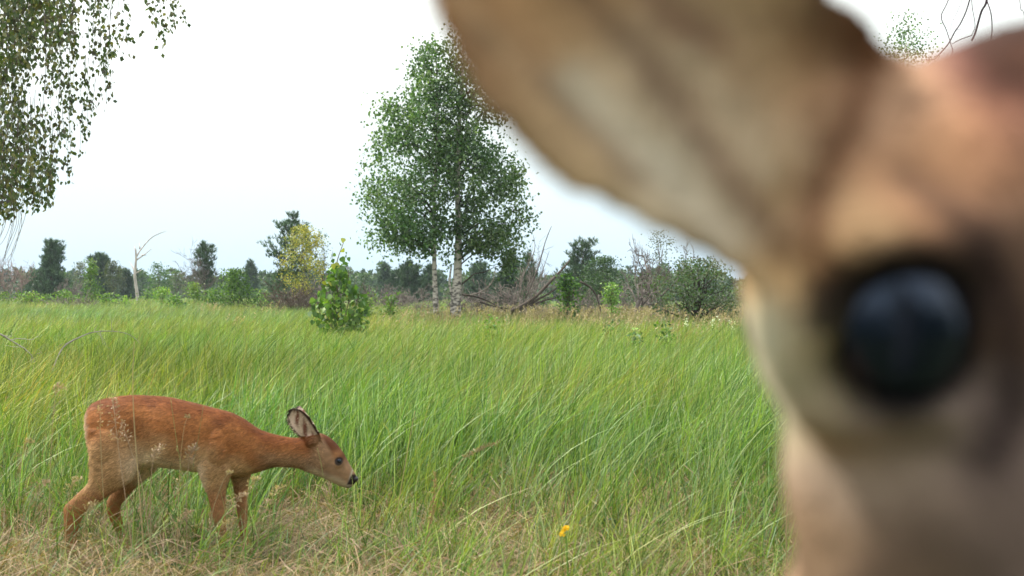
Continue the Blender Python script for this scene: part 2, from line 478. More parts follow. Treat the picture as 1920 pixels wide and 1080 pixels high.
# tan flowering reed grass in front of the bushes
rv = [clump(16, 0.22, 0.5, 0.80, 0.010, 0.05, 0.45, [ST[2] * .8, GY_[0], GY_[1], GY_[3]], 4, 0.9, 0, seed=500 + k, panicle=0.7, pcol=np.array((0.36, 0.29, 0.18))) for k in range(4)]
x, y = sample_band(12, 30, 5, 1)
pxs = x / y * F + CX
keep = (rng.uniform(size=len(x)) < np.interp(pxs, [300, 700, 900, 1000, 1500], [0.02, 0.05, 0.35, 0.9, 1.0]) * np.interp(y, [12, 17, 22, 30], [0.05, 0.5, 1, 1]))
x, y = x[keep], y[keep]
n = len(x)
scatter('reed_grass', 'straw coloured flowering grass along the edge of the bushes', M_STRAW, rv,
        np.stack([x, y, gz(x, y)], 1), rng.integers(0, 4, n), rng.normal(size=n) * 0.6,
        np.stack([np.ones(n)] * 2 + [rng.uniform(0.75, 1.1, n)], 1))

# ------------------------------------------------------------------ plants and trees
def unit(v):
    v = np.asarray(v, float); return v / (np.linalg.norm(v, axis=-1, keepdims=True) + 1e-9)

def leafset(pts, L, W, cols, axis=None, spread=1.0, r=None):
    """diamond leaves with a slight fold, one per point"""
    r = r or rng
    n = len(pts)
    a = r.normal(size=(n, 3)) * spread
    if axis is not None: a = a + np.asarray(axis)
    a = unit(a)
    s = unit(np.cross(a, r.normal(size=(n, 3))))
    nn = np.cross(a, s)
    l = (L * r.uniform(0.7, 1.25, n))[:, None]; w = (W * r.uniform(0.75, 1.2, n))[:, None]
    V = np.stack([pts, pts + a * l * 0.42 + s * w * 0.5 + nn * w * 0.12, pts + a * l, pts + a * l * 0.42 - s * w * 0.5 + nn * w * 0.12], 1)
    c = np.asarray(cols)[r.integers(len(cols), size=n)] * r.uniform(0.7, 1.35, (n, 1))
    k = np.arange(n)[:, None] * 4
    return V.reshape(-1, 3), k + np.arange(4), np.repeat(c, 4, 0)

def leaf_obj(name, parts, mat, parent):
    V = np.concatenate([p[0] for p in parts]); C = np.concatenate([p[2] for p in parts])
    off = 0; Fs = []
    for p in parts: Fs.append(p[1] + off); off += len(p[0])
    return obj(name, mesh(name, V, np.concatenate(Fs), mat, C), parent)

def wobble_line(a, b, n=6, amp=0.04, r=None, sag=0.0):
    r = r or rng
    a = np.asarray(a, float); b = np.asarray(b, float)
    t = np.linspace(0, 1, n)[:, None]
    p = a + (b - a) * t
    L = np.linalg.norm(b - a)
    j = r.normal(size=(n, 3)) * amp * L; j[0] = 0; j[-1] = 0
    p = p + j
    p[:, 2] -= sag * L * (np.sin(t[:, 0] * math.pi))
    return p

GREEN_B = [np.array(c) for c in ((0.050, 0.110, 0.030), (0.065, 0.130, 0.035), (0.040, 0.090, 0.028), (0.085, 0.150, 0.040))]
GREEN_L = [np.array(c) for c in ((0.12, 0.24, 0.035), (0.16, 0.28, 0.04), (0.09, 0.19, 0.03), (0.20, 0.28, 0.06))]
GREEN_D = [np.array(c) for c in ((0.038, 0.080, 0.035), (0.030, 0.064, 0.030), (0.050, 0.10, 0.040))]
GREEN_P = [np.array(c) for c in ((0.036, 0.070, 0.038), (0.055, 0.10, 0.052), (0.085, 0.14, 0.080))]
YELLOW = [np.array(c) for c in ((0.33, 0.30, 0.06), (0.40, 0.36, 0.07), (0.25, 0.26, 0.06), (0.18, 0.22, 0.05))]
GREY_G = [np.array(c) for c in ((0.085, 0.11, 0.060), (0.11, 0.13, 0.075), (0.06, 0.08, 0.045))]
BROWN = np.array((0.10, 0.075, 0.055)); GREYB = np.array((0.16, 0.135, 0.12)); PINKB = np.array((0.24, 0.17, 0.15)); PALE = np.array((0.50, 0.45, 0.40)); DARKB = np.array((0.05, 0.040, 0.034))

def tree_root(name, label, cat, px, D, group=None):
    x = (px - CX) / F * D
    z = float(gz(x, D))
    o = empty(name, (x, D, z)); tag(o, label, cat, group)
    return o, z

def height_of(top_py, D, z0): return CZ + (HY - top_py) / F * D - z0

def broadleaf(label, px, D, top, wpx, cols, n=2200, leaf=0.07, profile=None, base=0.25, K=60, sig=0.12, cat='tree', name='tree', trunk_r=0.04,
              bark=None, bark_col=BROWN, seed=1, group=None, stems=1, lean=0.0, droop=0.0, aspect=0.8, limbs=22, offs=0.0):
    r = np.random.default_rng(seed)
    root, z0 = tree_root(name, label, cat, px, D, group)
    H = height_of(top, D, z0); R = wpx / F * D / 2
    pr = profile or ((0, 0.35), (0.25, 0.85), (0.5, 1.0), (0.75, 0.7), (1.0, 0.08))
    pt, pv = zip(*pr)
    cl = []
    # uneven outline: the crown reaches out further in some directions than in others
    lob = [(r.uniform(0, 6.28), r.uniform(0, 1), r.uniform(0.10, 0.28)) for _ in range(7)]
    while len(cl) < K:
        t = r.uniform(0, 1) ** 0.9
        rr = np.interp(t, pt, pv) * R * math.sqrt(r.uniform(0.05, 1))
        a = r.uniform(0, 6.283)
        f = 1 + sum(m * math.exp(-((math.remainder(a - a0, 6.283)) ** 2) / 0.5 - ((t - t0) / 0.2) ** 2) for a0, t0, m in lob) - 0.12
        cl.append((rr * f * math.cos(a) + lean * t * H + offs * R, rr * f * math.sin(a), H * (base + (1 - base) * t)))
    cl = np.array(cl)
    per = n // K
    w = r.uniform(0.35, 1.7, K)
    pts = np.concatenate([c + r.normal(size=(int(per * wi) + 1, 3)) * sig * np.array([1, 1, aspect]) * (0.6 + 0.5 * wi) for c, wi in zip(cl, w)])
    pts = pts[(pts[:, 2] > 0.03) & (pts[:, 2] < H * 1.03)]
    leaf_obj('crown', [leafset(pts, leaf, leaf * 0.8, cols, (0, 0, -droop), 1.0, r)], M_LEAF, root)
    mb = MB()
    for s in range(stems):
        sx = (s - (stems - 1) / 2) * trunk_r * 3
        bp = np.array([sx, 0, -0.05]); tp = np.array([sx * 3 + lean * H + offs * R * 0.5, r.normal() * 0.05 * R, H * 0.93])
        ln = wobble_line(bp, tp, 10, 0.012, r)
        mb.tube(ln, trunk_r / math.sqrt(stems) * (1 - np.linspace(0, 1, 10) * 0.88), 7, bark_col * r.uniform(0.8, 1.2))
        for c in cl[r.permutation(K)[:limbs // stems]]:
            t = np.clip((c[2] / H - 0.16) * r.uniform(0.75, 0.98), 0.05, 0.95)
            k = t * 9; i = min(int(k), 8); a = ln[i] + (ln[i + 1] - ln[i]) * (k - i)
            L = np.linalg.norm(c - a)
            mb.tube(wobble_line(a, c, 5, 0.05, r, -0.05), np.linspace(trunk_r * 0.35 * (1 - t * 0.7) + 0.003, 0.003, 5), 5, bark_col)
    o = mb.build('trunk', bark or M_BARK, root)
    return root

def conifer(label, px, D, top, wpx, kind='pine', cols=GREEN_P, seed=1, name='pine_tree', cat='tree', group=None, dens=1.0, lowest=0.08, dead=0.0, tuft=None, lean=0.0, bark_col=BROWN):
    r = np.random.default_rng(seed)
    root, z0 = tree_root(name, label, cat, px, D, group)
    H = height_of(top, D, z0); R = wpx / F * D / 2 * (1.18 if kind == 'pine' else 1.0)
    tr = 0.012 * H + 0.015
    mb = MB()
    n = 12
    ln = wobble_line((0, 0, -0.05), (lean * H, 0, H * 0.98), n, 0.006, r)
    mb.tube(ln, tr * (1 - np.linspace(0, 1, n) * 0.93), 7, bark_col)
    tl = tuft or max(0.07, 0.004 * D)
    whorls = int(12 + H * 2.2) if kind == 'pine' else int(18 + H * 3)
    pts, ax, sizes = [], [], []
    for wi in range(whorls):
        t = lowest + (0.985 - lowest) * (wi + r.uniform(-0.3, 0.3)) / whorls
        t = min(max(t, 0.02), 0.98)
        if kind == 'pine': prof = (1 - t) ** 0.5 * (0.82 + 0.22 * math.sin(t * 11 + seed))
        else: prof = (1 - t) ** 0.85 + 0.05
        nb = int(r.integers(6, 9) * (1.0 if t < 0.85 else 0.7)) + (1 if kind != 'pine' else 0)
        a0 = r.uniform(0, 6.28)
        for b in range(nb):
            a = a0 + b * 6.283 / nb + r.normal() * 0.25
            L = R * prof * r.uniform(0.5, 1.25)
            base = np.array([lean * H * t, 0, H * t])
            rise = (0.45 + 0.5 * t) if kind == 'pine' else (-0.12 + 0.5 * t)
            tip = base + np.array([math.cos(a) * L, math.sin(a) * L, L * rise * (1 if kind == 'pine' else 0.8)])
            sg = wobble_line(base, tip, 5, 0.04, r, 0.12)
            mb.tube(sg, np.linspace(tr * 0.3 * (1 - t * 0.7) + 0.004, 0.004, 5), 4, bark_col)
            if r.uniform() < dead: continue
            m = max(3, int((3.5 + L / tl * 1.7) * dens))
            u = r.uniform(0.12 if kind != 'pine' else 0.3, 1.0, m) ** 0.75
            k = u * 4; i = np.minimum(k.astype(int), 3); fr = (k - i)[:, None]
            q = sg[i] * (1 - fr) + sg[i + 1] * fr
            lat = (1 - u * 0.5)[:, None] * L * 0.25
            q = q + r.normal(size=(m, 3)) * np.array([1, 1, 0.35]) * lat
            pts.append(q); d = unit(tip - base)
            ax.append(np.tile(d * 0.5 + np.array([0, 0, 0.85 if kind == 'pine' else -0.1]), (m, 1)))
    # leader
    q = np.stack([np.full(5, lean * H), np.zeros(5), np.linspace(H * 0.9, H, 5)], 1); pts.append(q); ax.append(np.tile([0, 0, 1.2], (5, 1)))
    pts = np.concatenate(pts); ax = np.concatenate(ax)
    k = 7
    P_ = np.repeat(pts, k, 0); A_ = np.repeat(ax, k, 0)
    keep = P_[:, 2] > 0.02
    P_, A_ = P_[keep], A_[keep]
    V, Fc, C = leafset(P_, tl * 1.1, tl * 0.17, cols, A_, 0.55, r)
    cl = np.repeat(r.uniform(0.75, 1.25, len(pts)), k)[keep]
    C = C * np.repeat(cl, 4)[:, None]
    leaf_obj('crown', [(V, Fc, C)], M_NEEDLE, root)
    mb.build('trunk', M_BARK, root)
    return root

def bare_tree(label, px, D, top, wpx, col=GREYB, seed=1, name='bare_tree', cat='tree', group=None, stems=3, trunk_r=0.02, depth=4, spread=0.55, lean=0.0, splay=0.3, shrink=0.72, upb=0.35, minr=None):
    r = np.random.default_rng(seed)
    root, z0 = tree_root(name, label, cat, px, D, group)
    H = height_of(top, D, z0); R = wpx / F * D / 2
    minr = minr or 0.0001 * D + 0.001
    mb = MB(); ends = [0]
    def grow(p, d, L, rad, dep):
        k = 4
        q = [p]
        dd = d.copy()
        for i in range(k):
            dd = unit(dd + r.normal(size=3) * 0.16 + np.array([0, 0, 0.04]))
            q.append(q[-1] + dd * L / k)
        q = np.array(q)
        mb.tube(q, np.linspace(rad, max(rad * 0.6, minr), k + 1), 5 if dep > 2 else 4, col * r.uniform(0.75, 1.25))
        if dep <= 0: return
        for b in range(int(r.integers(2, 4))):
            t = r.uniform(0.35, 1.0); i = min(int(t * k), k - 1); s = q[i] + (q[i + 1] - q[i]) * (t * k - i)
            nd = unit(dd + r.normal(size=3) * spread + np.array([0, 0, upb * 0.3]))
            grow(s, nd, L * shrink * r.uniform(0.7, 1.15), max(rad * 0.6, minr), dep - 1)
    tot = sum(shrink ** i for i in range(depth + 1))
    for s in range(stems):
        a = r.uniform(0, 6.28)
        d = unit(np.array([math.cos(a) * splay + lean, math.sin(a) * splay, 1]))
        grow(np.array([math.cos(a), math.sin(a), 0]) * trunk_r * 1.5 + np.array([0, 0, -0.04]), d, H / tot * 1.2 * r.uniform(0.8, 1.1), trunk_r * r.uniform(0.6, 1.0), depth)
    V, Fc, C = mb.arrays()
    # fit to the size it has
    zs = H / V[:, 2].max(); xs = R / max(1e-6, np.percentile(np.abs(V[:, 0] - lean * V[:, 2]), 98))
    V = V * np.array([min(xs, zs * 1.5), min(xs, zs * 1.5), zs])
    me = mesh(name, V, Fc, M_BARK, C)
    obj('trunk', me, root)
    return root

# --- far woods: reads as one mass between the nearer trees
def far_woods():
    r = np.random.default_rng(77)
    parts, tp = [], MB()
    for i in range(560):
        D = r.uniform(100, 160); px = r.uniform(-500, 2500)
        x = (px - CX) / F * D
        top = 521 + r.normal() * 9 - 14 * math.sin(px * 0.011 + 1) * r.uniform(0, 1)
        H = CZ + (HY - top) / F * D; R = r.uniform(1.2, 2.6)
        con = r.uniform() < 0.6
        K = 26
        t = r.uniform(0, 1, K * 12)
        rad = (R * (1 - t) ** 0.8 + 0.1) if con else R * 1.2 * np.sin(np.clip(t * 0.9 + 0.12, 0, 1) * math.pi) ** 0.6
        a = r.uniform(0, 6.28, len(t)); rr = rad * np.sqrt(r.uniform(0.2, 1, len(t)))
        pts = np.stack([x + rr * np.cos(a), D + rr * np.sin(a), t * H], 1)
        pts[:, 0] += r.normal(size=len(t)) * 0.08
        parts.append(leafset(pts, 0.55, 0.30, GREEN_P if con else GREEN_B + GREY_G, (0, 0, 0.3), 0.8, r))
    o = leaf_obj('far_woods', parts, M_LEAF, None)
    tag(o, 'low far woods standing behind the single trees along the horizon', None, None, 'stuff')
far_woods()

# --- trees and bushes along the horizon, left to right
bare_tree('reddish leafless thicket below the hanging birch twigs at the left edge', 22, 52, 470, 92, PINKB, 3, 'leafless_shrub', 'shrub', stems=9, trunk_r=0.016, depth=4, splay=0.35)
conifer('dark rounded pine, leftmost conifer, beside the reddish thicket', 97, 56, 452, 66, 'pine', GREEN_P, 5, dens=1.5, lowest=0.05)
bare_tree('low brown dead bush right of the leftmost dark pine', 128, 54, 520, 44, GREYB, 8, 'leafless_shrub', 'shrub', stems=7, trunk_r=0.014, depth=4)
broadleaf('bright yellow green young birch in front of two darker trees', 170, 40, 488, 50, GREEN_L, 1500, 0.075, seed=11, name='birch_sapling', base=0.02, K=60, sig=0.09, trunk_r=0.02, profile=((0, 1.0), (0.3, 0.85), (0.6, 0.5), (0.85, 0.25), (1, 0.06)))
conifer('grey green pine right behind the bright young birch', 186, 72, 478, 48, 'pine', GREEN_P, 12, dens=1.2)
broadleaf('dull brownish green tree between the bright young birch and the dead white snag', 212, 70, 490, 42, GREY_G, 1300, 0.13, seed=13, base=0.05, K=40, sig=0.16)
broadleaf('pale grey green round tree left of the bright young birch', 150, 86, 492, 36, GREY_G, 1000, 0.15, seed=14, base=0.05, K=34, sig=0.18)
conifer('small dark spruce just left of the dead white snag', 237, 80, 508, 36, 'spruce', GREEN_P, 15, 'spruce_tree')
broadleaf('round grey green tree right of the dead white snag', 297, 78, 495, 48, GREEN_B, 1600, 0.13, seed=16, base=0.04, K=44, sig=0.17)
broadleaf('low soft green tree between the round tree and the half dead pine', 333, 84, 512, 38, GREY_G, 1100, 0.14, seed=17, base=0.04, K=34, sig=0.17)
conifer('half dead pine with brown lower twigs left of the green birch bushes', 384, 46, 456, 62, 'pine', GREEN_P, 18, dens=0.8, dead=0.25, lowest=0.35)
bare_tree('tall thin leafless saplings rising through the half dead pine', 378, 45, 442, 84, GREYB * 0.9, 19, 'bare_sapling', 'tree', stems=7, trunk_r=0.014, depth=4, splay=0.22)
broadleaf('yellow green birch sapling in front of the half dead pine', 364, 38, 530, 44, GREEN_L, 900, 0.07, seed=20, name='birch_sapling', base=0.02, K=40, sig=0.09, trunk_r=0.015, profile=((0, 1.0), (0.4, 0.8), (0.8, 0.3), (1, 0.06)))
broadleaf('wide bright green birch bush left of the dark pine with the yellow tree', 440, 32, 506, 92, GREEN_L[:3] + GREEN_B[:2], 2600, 0.07, seed=21, name='birch_bush', cat='bush', base=0.02, K=80, sig=0.11, trunk_r=0.02, stems=3, profile=((0, 0.9), (0.35, 1.0), (0.65, 0.7), (0.85, 0.4), (1, 0.1)))
conifer('small far spruce above the bright green birch bush', 470, 92, 490, 38, 'spruce', GREEN_P, 22, 'spruce_tree')
broadleaf('low yellowish sapling between the dead snag and the round tree', 305, 36, 540, 40, GREEN_L, 700, 0.07, seed=23, name='birch_sapling', base=0.02, K=36, sig=0.09, trunk_r=0.012)
broadleaf('low pale green sapling at the foot of the leftmost pine', 60, 34, 548, 60, GREEN_L + GREY_G, 900, 0.07, seed=24, name='birch_sapling', base=0.0, K=44, sig=0.1, trunk_r=0.012)
broadleaf('low green sapling right of the leftmost dark pine', 118, 35, 546, 34, GREEN_L, 600, 0.07, seed=25, name='birch_sapling', base=0.0, K=30, sig=0.09, trunk_r=0.012)
conifer('tall dark pine standing behind the yellow leaved tree', 549, 34, 400, 116, 'pine', GREEN_P, 26, dens=1.2, lowest=0.02)
broadleaf('yellow leaved young birch in front of the tall dark pine', 567, 31, 428, 92, YELLOW, 3200, 0.055, seed=27, name='birch_tree', base=0.30, K=90, sig=0.10, trunk_r=0.03, bark_col=GREYB, profile=((0, 0.25), (0.2, 0.7), (0.45, 1.0), (0.7, 0.85), (0.88, 0.6), (1, 0.2)))
bare_tree('brown leafless undergrowth at the foot of the yellow leaved birch', 548, 28, 515, 120, BROWN, 28, 'leafless_shrub', 'shrub', stems=12, trunk_r=0.01, depth=4, splay=0.5)
broadleaf('thin grey twiggy bush sticking out between the yellow birch and the aspen bush', 606, 32, 455, 50, GREY_G, 350, 0.06, seed=29, name='bush', cat='bush', base=0.2, K=40, sig=0.1, trunk_r=0.02, limbs=36)
broadleaf('pale bluish round tree far behind the aspen bush on its right', 684, 88, 514, 38, GREEN_B, 1100, 0.14, seed=30, base=0.04, K=34, sig=0.2)
conifer('narrow far spruce left of the twin birches, taller than its neighbours', 722, 84, 496, 44, 'spruce', GREEN_P, 31, 'spruce_tree')
conifer('bushy pine just left of the thin birch trunk', 768, 58, 492, 64, 'pine', GREEN_P, 32, dens=1.3)
conifer('small pine behind the thin birch trunk', 806, 64, 498, 42, 'pine', GREEN_P, 33, dens=1.2)
conifer('small pine between the far spruce and the bushy pine', 742, 66, 510, 34, 'pine', GREEN_P, 34, dens=1.2)
bare_tree('grey brown leafless scrub left of the twin birches', 735, 40, 530, 130, GREYB, 35, 'leafless_shrub', 'shrub', stems=14, trunk_r=0.01, depth=4, splay=0.6)
broadleaf('small light green sapling in the grass left of the thin birch trunk', 733, 22, 553, 40, GREEN_L, 500, 0.055, seed=36, name='birch_sapling', base=0.0, K=26, sig=0.06, trunk_r=0.01)
broadleaf('small yellow green sapling right beside the aspen bush', 690, 20, 552, 34, GREEN_L, 450, 0.05, seed=37, name='birch_sapling', base=0.0, K=26, sig=0.05, trunk_r=0.01)
conifer('dark dense young spruce under the right side of the big birch crown', 957, 44, 472, 86, 'spruce', GREEN_D, 38, 'spruce_tree', dens=1.5, lowest=0.02)
conifer('thin pine leaning out right of the dense young spruce', 990, 42, 476, 56, 'pine', GREEN_P, 39, dens=0.8)
conifer('dim pine between the thick birch trunk and the dense spruce', 900, 66, 498, 60, 'pine', GREEN_P, 61, dens=1.2)
bare_tree('tall thin leafless saplings rising right of the dense young spruce', 1004, 36, 432, 70, GREYB, 40, 'bare_sapling', 'tree', stems=5, trunk_r=0.014, depth=4, splay=0.16)
bare_tree('tangle of dead branches at the foot of the dense young spruce', 955, 24, 500, 170, GREYB * 1.1, 41, 'leafless_shrub', 'shrub', stems=12, trunk_r=0.012, depth=4, splay=0.7)
conifer('wide pine above the leaning dead trunk, with open upturned shoots', 1092, 40, 458, 112, 'pine', GREEN_P, 42, dens=1.0, lowest=0.2)
broadleaf('rounded dark willow bush right of the wide pine', 1130, 36, 484, 90, GREEN_B[:3] + GREEN_D, 5200, 0.06, seed=43, name='willow_bush', cat='bush', base=0.05, K=110, sig=0.12, trunk_r=0.03, stems=3, profile=((0, 0.8), (0.3, 1.0), (0.6, 0.98), (0.85, 0.7), (1, 0.35)))
broadleaf('bright green bushy aspen in front of the leaning dead trunk', 1066, 21, 516, 50, GREEN_L[:3] + GREEN_B, 1100, 0.065, seed=44, name='aspen_sapling', base=0.02, K=50, sig=0.06, trunk_r=0.015, profile=((0, 0.8), (0.3, 1.0), (0.7, 0.85), (1, 0.3)))
broadleaf('small bright green aspen in front of the rounded willow bush', 1146, 24, 533, 42, GREEN_L, 900, 0.055, seed=45, name='aspen_sapling', base=0.02, K=40, sig=0.06, trunk_r=0.012, profile=((0, 0.8), (0.4, 1.0), (0.8, 0.6), (1, 0.2)))
bare_tree('grey leafless tree with forked crown right of the willow bush', 1182, 27, 448, 120, GREYB * 0.8, 46, 'bare_tree', 'tree', stems=2, trunk_r=0.05, depth=5, splay=0.25, spread=0.6)
bare_tree('leafless tree with spreading thin twigs just beside the deer ear', 1240, 28, 440, 120, GREYB * 0.7, 47, 'bare_tree', 'tree', stems=2, trunk_r=0.05, depth=5, splay=0.25, spread=0.6)
broadleaf('grey green bush between the two leafless trees', 1208, 33, 512, 84, GREY_G, 1900, 0.06, seed=48, name='bush', cat='bush', base=0.05, K=60, sig=0.12, trunk_r=0.03, stems=2)
broadleaf('pale green old fruit tree with dark forked trunk under the deer ear', 1308, 20, 488, 190, GREY_G + GREEN_B[:2], 5200, 0.045, seed=49, name='fruit_tree', base=0.34, K=120, sig=0.10, trunk_r=0.085, bark_col=DARKB, stems=1, limbs=34, profile=((0, 0.75), (0.3, 1.0), (0.6, 0.9), (0.85, 0.6), (1, 0.3)))
broadleaf('tall thin grey green tree behind the old fruit tree', 1236, 38, 436, 110, GREY_G, 900, 0.07, seed=50, base=0.3, K=60, sig=0.13, trunk_r=0.04, limbs=30)
broadleaf('low green bush behind the deer cheek right of the old fruit tree', 1420, 30, 520, 120, GREY_G + GREEN_B, 2000, 0.06, seed=51, name='bush', cat='bush', base=0.02, K=60, sig=0.12)
bare_tree('brown dead scrub under the old fruit tree', 1270, 24, 560, 200, BROWN * 1.2, 52, 'leafless_shrub', 'shrub', stems=16, trunk_r=0.01, depth=3, splay=0.9)
broadleaf('tall birch whose top shows between the two ears of the near deer', 1700, 20, 38, 190, GREEN_B + GREEN_L[:1], 5200, 0.05, seed=53, name='birch_tree', base=0.3, K=130, sig=0.15, trunk_r=0.07, bark=M_BIRCH, profile=((0, 0.7), (0.3, 1.0), (0.6, 0.75), (0.85, 0.4), (0.95, 0.12), (1, 0.03)))

# --- dead white snag
def snag():
    D = 44
    root, z0 = tree_root('dead_birch', 'dead white birch snag with a few bare upper branches', 'tree', 258, D)
    o = np.array([(258 - CX) / F * D, D, z0])
    q = lambda px, py, dy=0: P(px, py, D) - o + np.array([0, dy, 0])
    mb = MB()
    mb.tube(smooth_line([q(259, 578), q(257, 550), q(253, 520), q(254, 500), q(255, 482), q(254, 466)], 4), np.linspace(0.075, 0.035, 21), 7, PALE * 0.8)
    br = MB()
    for pts in ([(253, 508), (244, 498), (236, 490)], [(254, 484), (262, 466), (276, 446), (290, 436), (300, 431)], [(255, 488), (266, 478), (278, 466)], [(254, 470), (249, 462)],
                [(262, 466), (258, 456)], [(255, 512), (262, 506)], [(266, 478), (272, 478)]):
        l = smooth_line([q(*p, dy=0.2 * k) for k, p in enumerate(pts)], 3)
        br.tube(l, np.linspace(0.035, 0.012, len(l)), 5, PALE * 0.9)
    mb.build('trunk', M_BARK, root); br.build('branches', M_BARK, root)
snag()

# --- fallen dead birch leaning up to the right, with splayed limbs
def fallen():
    D = 23
    root, z0 = tree_root('fallen_tree', 'fallen dead tree, its bare stems leaning up to the right behind the bright aspen', 'tree', 962, D)
    o = np.array([(962 - CX) / F * D, D, z0])
    q = lambda px, py, dy=0: P(px, py, D + dy) - o
    mb = MB()
    for pts, r0 in (([(958, 584), (1000, 560), (1030, 530), (1054, 505), (1068, 488)], 0.05), ([(962, 584), (1008, 562), (1044, 540), (1062, 520)], 0.035),
                    ([(958, 588), (1012, 566), (1050, 556), (1080, 545)], 0.03), ([(900, 566), (925, 574), (960, 580)], 0.025), ([(870, 556), (900, 548), (922, 530), (930, 500)], 0.02),
                    ([(866, 552), (905, 560), (950, 584)], 0.03), ([(985, 560), (1008, 505), (1022, 455), (1034, 424)], 0.018), ([(975, 556), (980, 520), (1002, 470), (1000, 440)], 0.014),
                    ([(1000, 560), (1020, 500), (1030, 470)], 0.012), ([(1088, 528), (1108, 540), (1120, 560), (1128, 590)], 0.028)):
        l = smooth_line([q(*p, dy=0.05 * k) for k, p in enumerate(pts)], 4)
        mb.tube(l, np.linspace(r0, r0 * 0.35, len(l)), 6, (DARKB * 1.6 if r0 > 0.02 else GREYB) * rng.uniform(0.8, 1.3))
    mb.build('stems', M_BARK, root)
fallen()

# --- the two birches in the middle
def big_birch(label, px, top, trunk_pts, r0, cprof, n, K, seed, extra=()):
    D = 21.0
    r = np.random.default_rng(seed)
    root, z0 = tree_root('birch_tree', label, 'tree', px, D)
    o = np.array([(px - CX) / F * D, D, z0])
    q = lambda a, b, dy=0: P(a, b, D) - o + np.array([0, dy, 0])
    tl = smooth_line([q(a, b) for a, b in trunk_pts], 4)
    mb = MB(); mb.tube(tl, np.linspace(1, 0.12, len(tl)) * r0, 9)
    for pts, rr in extra:
        l = smooth_line([q(*p) for p in pts], 4); mb.tube(l, np.linspace(rr, rr * 0.4, len(l)), 7)
    mb.build('trunk', M_BIRCH, root)
    # clusters within the crown's own outline: rows (height, left, right)
    hs = np.array([c[0] for c in cprof], float)[::-1]; ls = np.array([c[1] for c in cprof], float)[::-1]; rs = np.array([c[2] for c in cprof], float)[::-1]
    # np.interp needs rising x: heights in px grow downward
    hs, ls, rs = hs[::-1], ls[::-1], rs[::-1]
    cl = []
    while len(cl) < K:
        py = r.uniform(hs[0], hs[-1]); l = np.interp(py, hs, ls); rr_ = np.interp(py, hs, rs)
        if r.uniform() > (rr_ - l) / 260: continue
        u = r.uniform(-1, 1); v = r.uniform(-1, 1)
        if u * u + v * v > 1: continue
        c = (l + rr_) / 2; w = (rr_ - l) / 2
        p = q(c + u * w, py, v * w / F * D * 0.9)
        cl.append(p)
    cl = np.array(cl)
    pts = []
    for c in cl:
        m = int(n / K * r.uniform(0.4, 1.7)); s = r.uniform(0.08, 0.2)
        g = r.normal(size=(m, 3)) * s * np.array([1, 1, 0.85]); g[:, 2] -= np.abs(r.normal(size=m)) * 0.10
        pts.append(c + g)
    pts = np.concatenate(pts)
    leaf_obj('crown', [leafset(pts, 0.068, 0.055, [g * 1.15 for g in GREEN_B] + [np.array((0.13, 0.21, 0.09)), np.array((0.12, 0.19, 0.06)), np.array((0.20, 0.28, 0.16))], (0, 0, -0.8), 0.9, r)], M_LEAF, root)
    lb = MB()
    for c in cl[r.permutation(K)[:46]]:
        lb = MB()
        k = np.argmin(np.abs(tl[:, 2] - (c[2] - 0.35 * np.hypot(c[0], c[1]) - 0.15)))
        k = max(k, 6)
        lb.tube(wobble_line(tl[k], c, 6, 0.03, r, -0.08), np.linspace(0.018, 0.004, 6), 5, DARKB * 1.5)
        lb.build('limb', M_BARK, root)
    for (a, b, c2) in (((812, 462), (775, 458), (735, 452)),) if px < 830 else ():
        lb = MB(); lb.tube(smooth_line([q(*a), q(*b), q(*c2)], 4), np.linspace(0.02, 0.005, 9), 5, GREYB); lb.build('limb', M_BARK, root)
    return root
big_birch('left birch of the middle pair, with the thinner pale trunk', 817, 60,
          [(818, 590), (817, 560), (815, 520), (814, 470), (813, 420), (816, 330), (820, 220), (818, 120), (815, 62)], 0.062,
          [(58, 806, 822), (85, 788, 840), (120, 770, 850), (160, 738, 850), (200, 712, 860), (250, 698, 860), (300, 690, 860), (345, 672, 865), (380, 684, 860), (420, 705, 855), (450, 690, 850), (470, 790, 845)], 14000, 250, 5)
big_birch('right birch of the middle pair, with the thicker spotted trunk', 857, 40,
          [(854, 594), (855, 560), (858, 520), (859, 480), (860, 430), (858, 340), (862, 220), (868, 120), (872, 30)], 0.115,
          [(20, 862, 885), (80, 842, 910), (140, 825, 930), (200, 815, 950), (260, 812, 972), (310, 815, 985), (350, 820, 992), (400, 825, 993), (430, 832, 990), (448, 850, 985), (470, 915, 980), (500, 942, 966)], 14000, 250, 6,
          extra=(([(851, 590), (848, 560), (843, 530), (846, 500)], 0.04), ([(858, 560), (864, 545), (862, 500), (860, 470)], 0.02)))

# --- near aspen bush with large leaves
def heart_leaf(L):
    o = [(0, 0), (0.28, 0.02), (0.46, 0.22), (0.42, 0.48), (0.22, 0.78), (0, 1.05), (-0.22, 0.78), (-0.42, 0.48), (-0.46, 0.22), (-0.28, 0.02)]
    V = [(x * L, 0.10 * abs(x) * L, -y * L) for x, y in o] + [(0, 0, -0.45 * L)]
    Fc = [(i, (i + 1) % 10, 10) for i in range(10)]
    return np.array(V), Fc

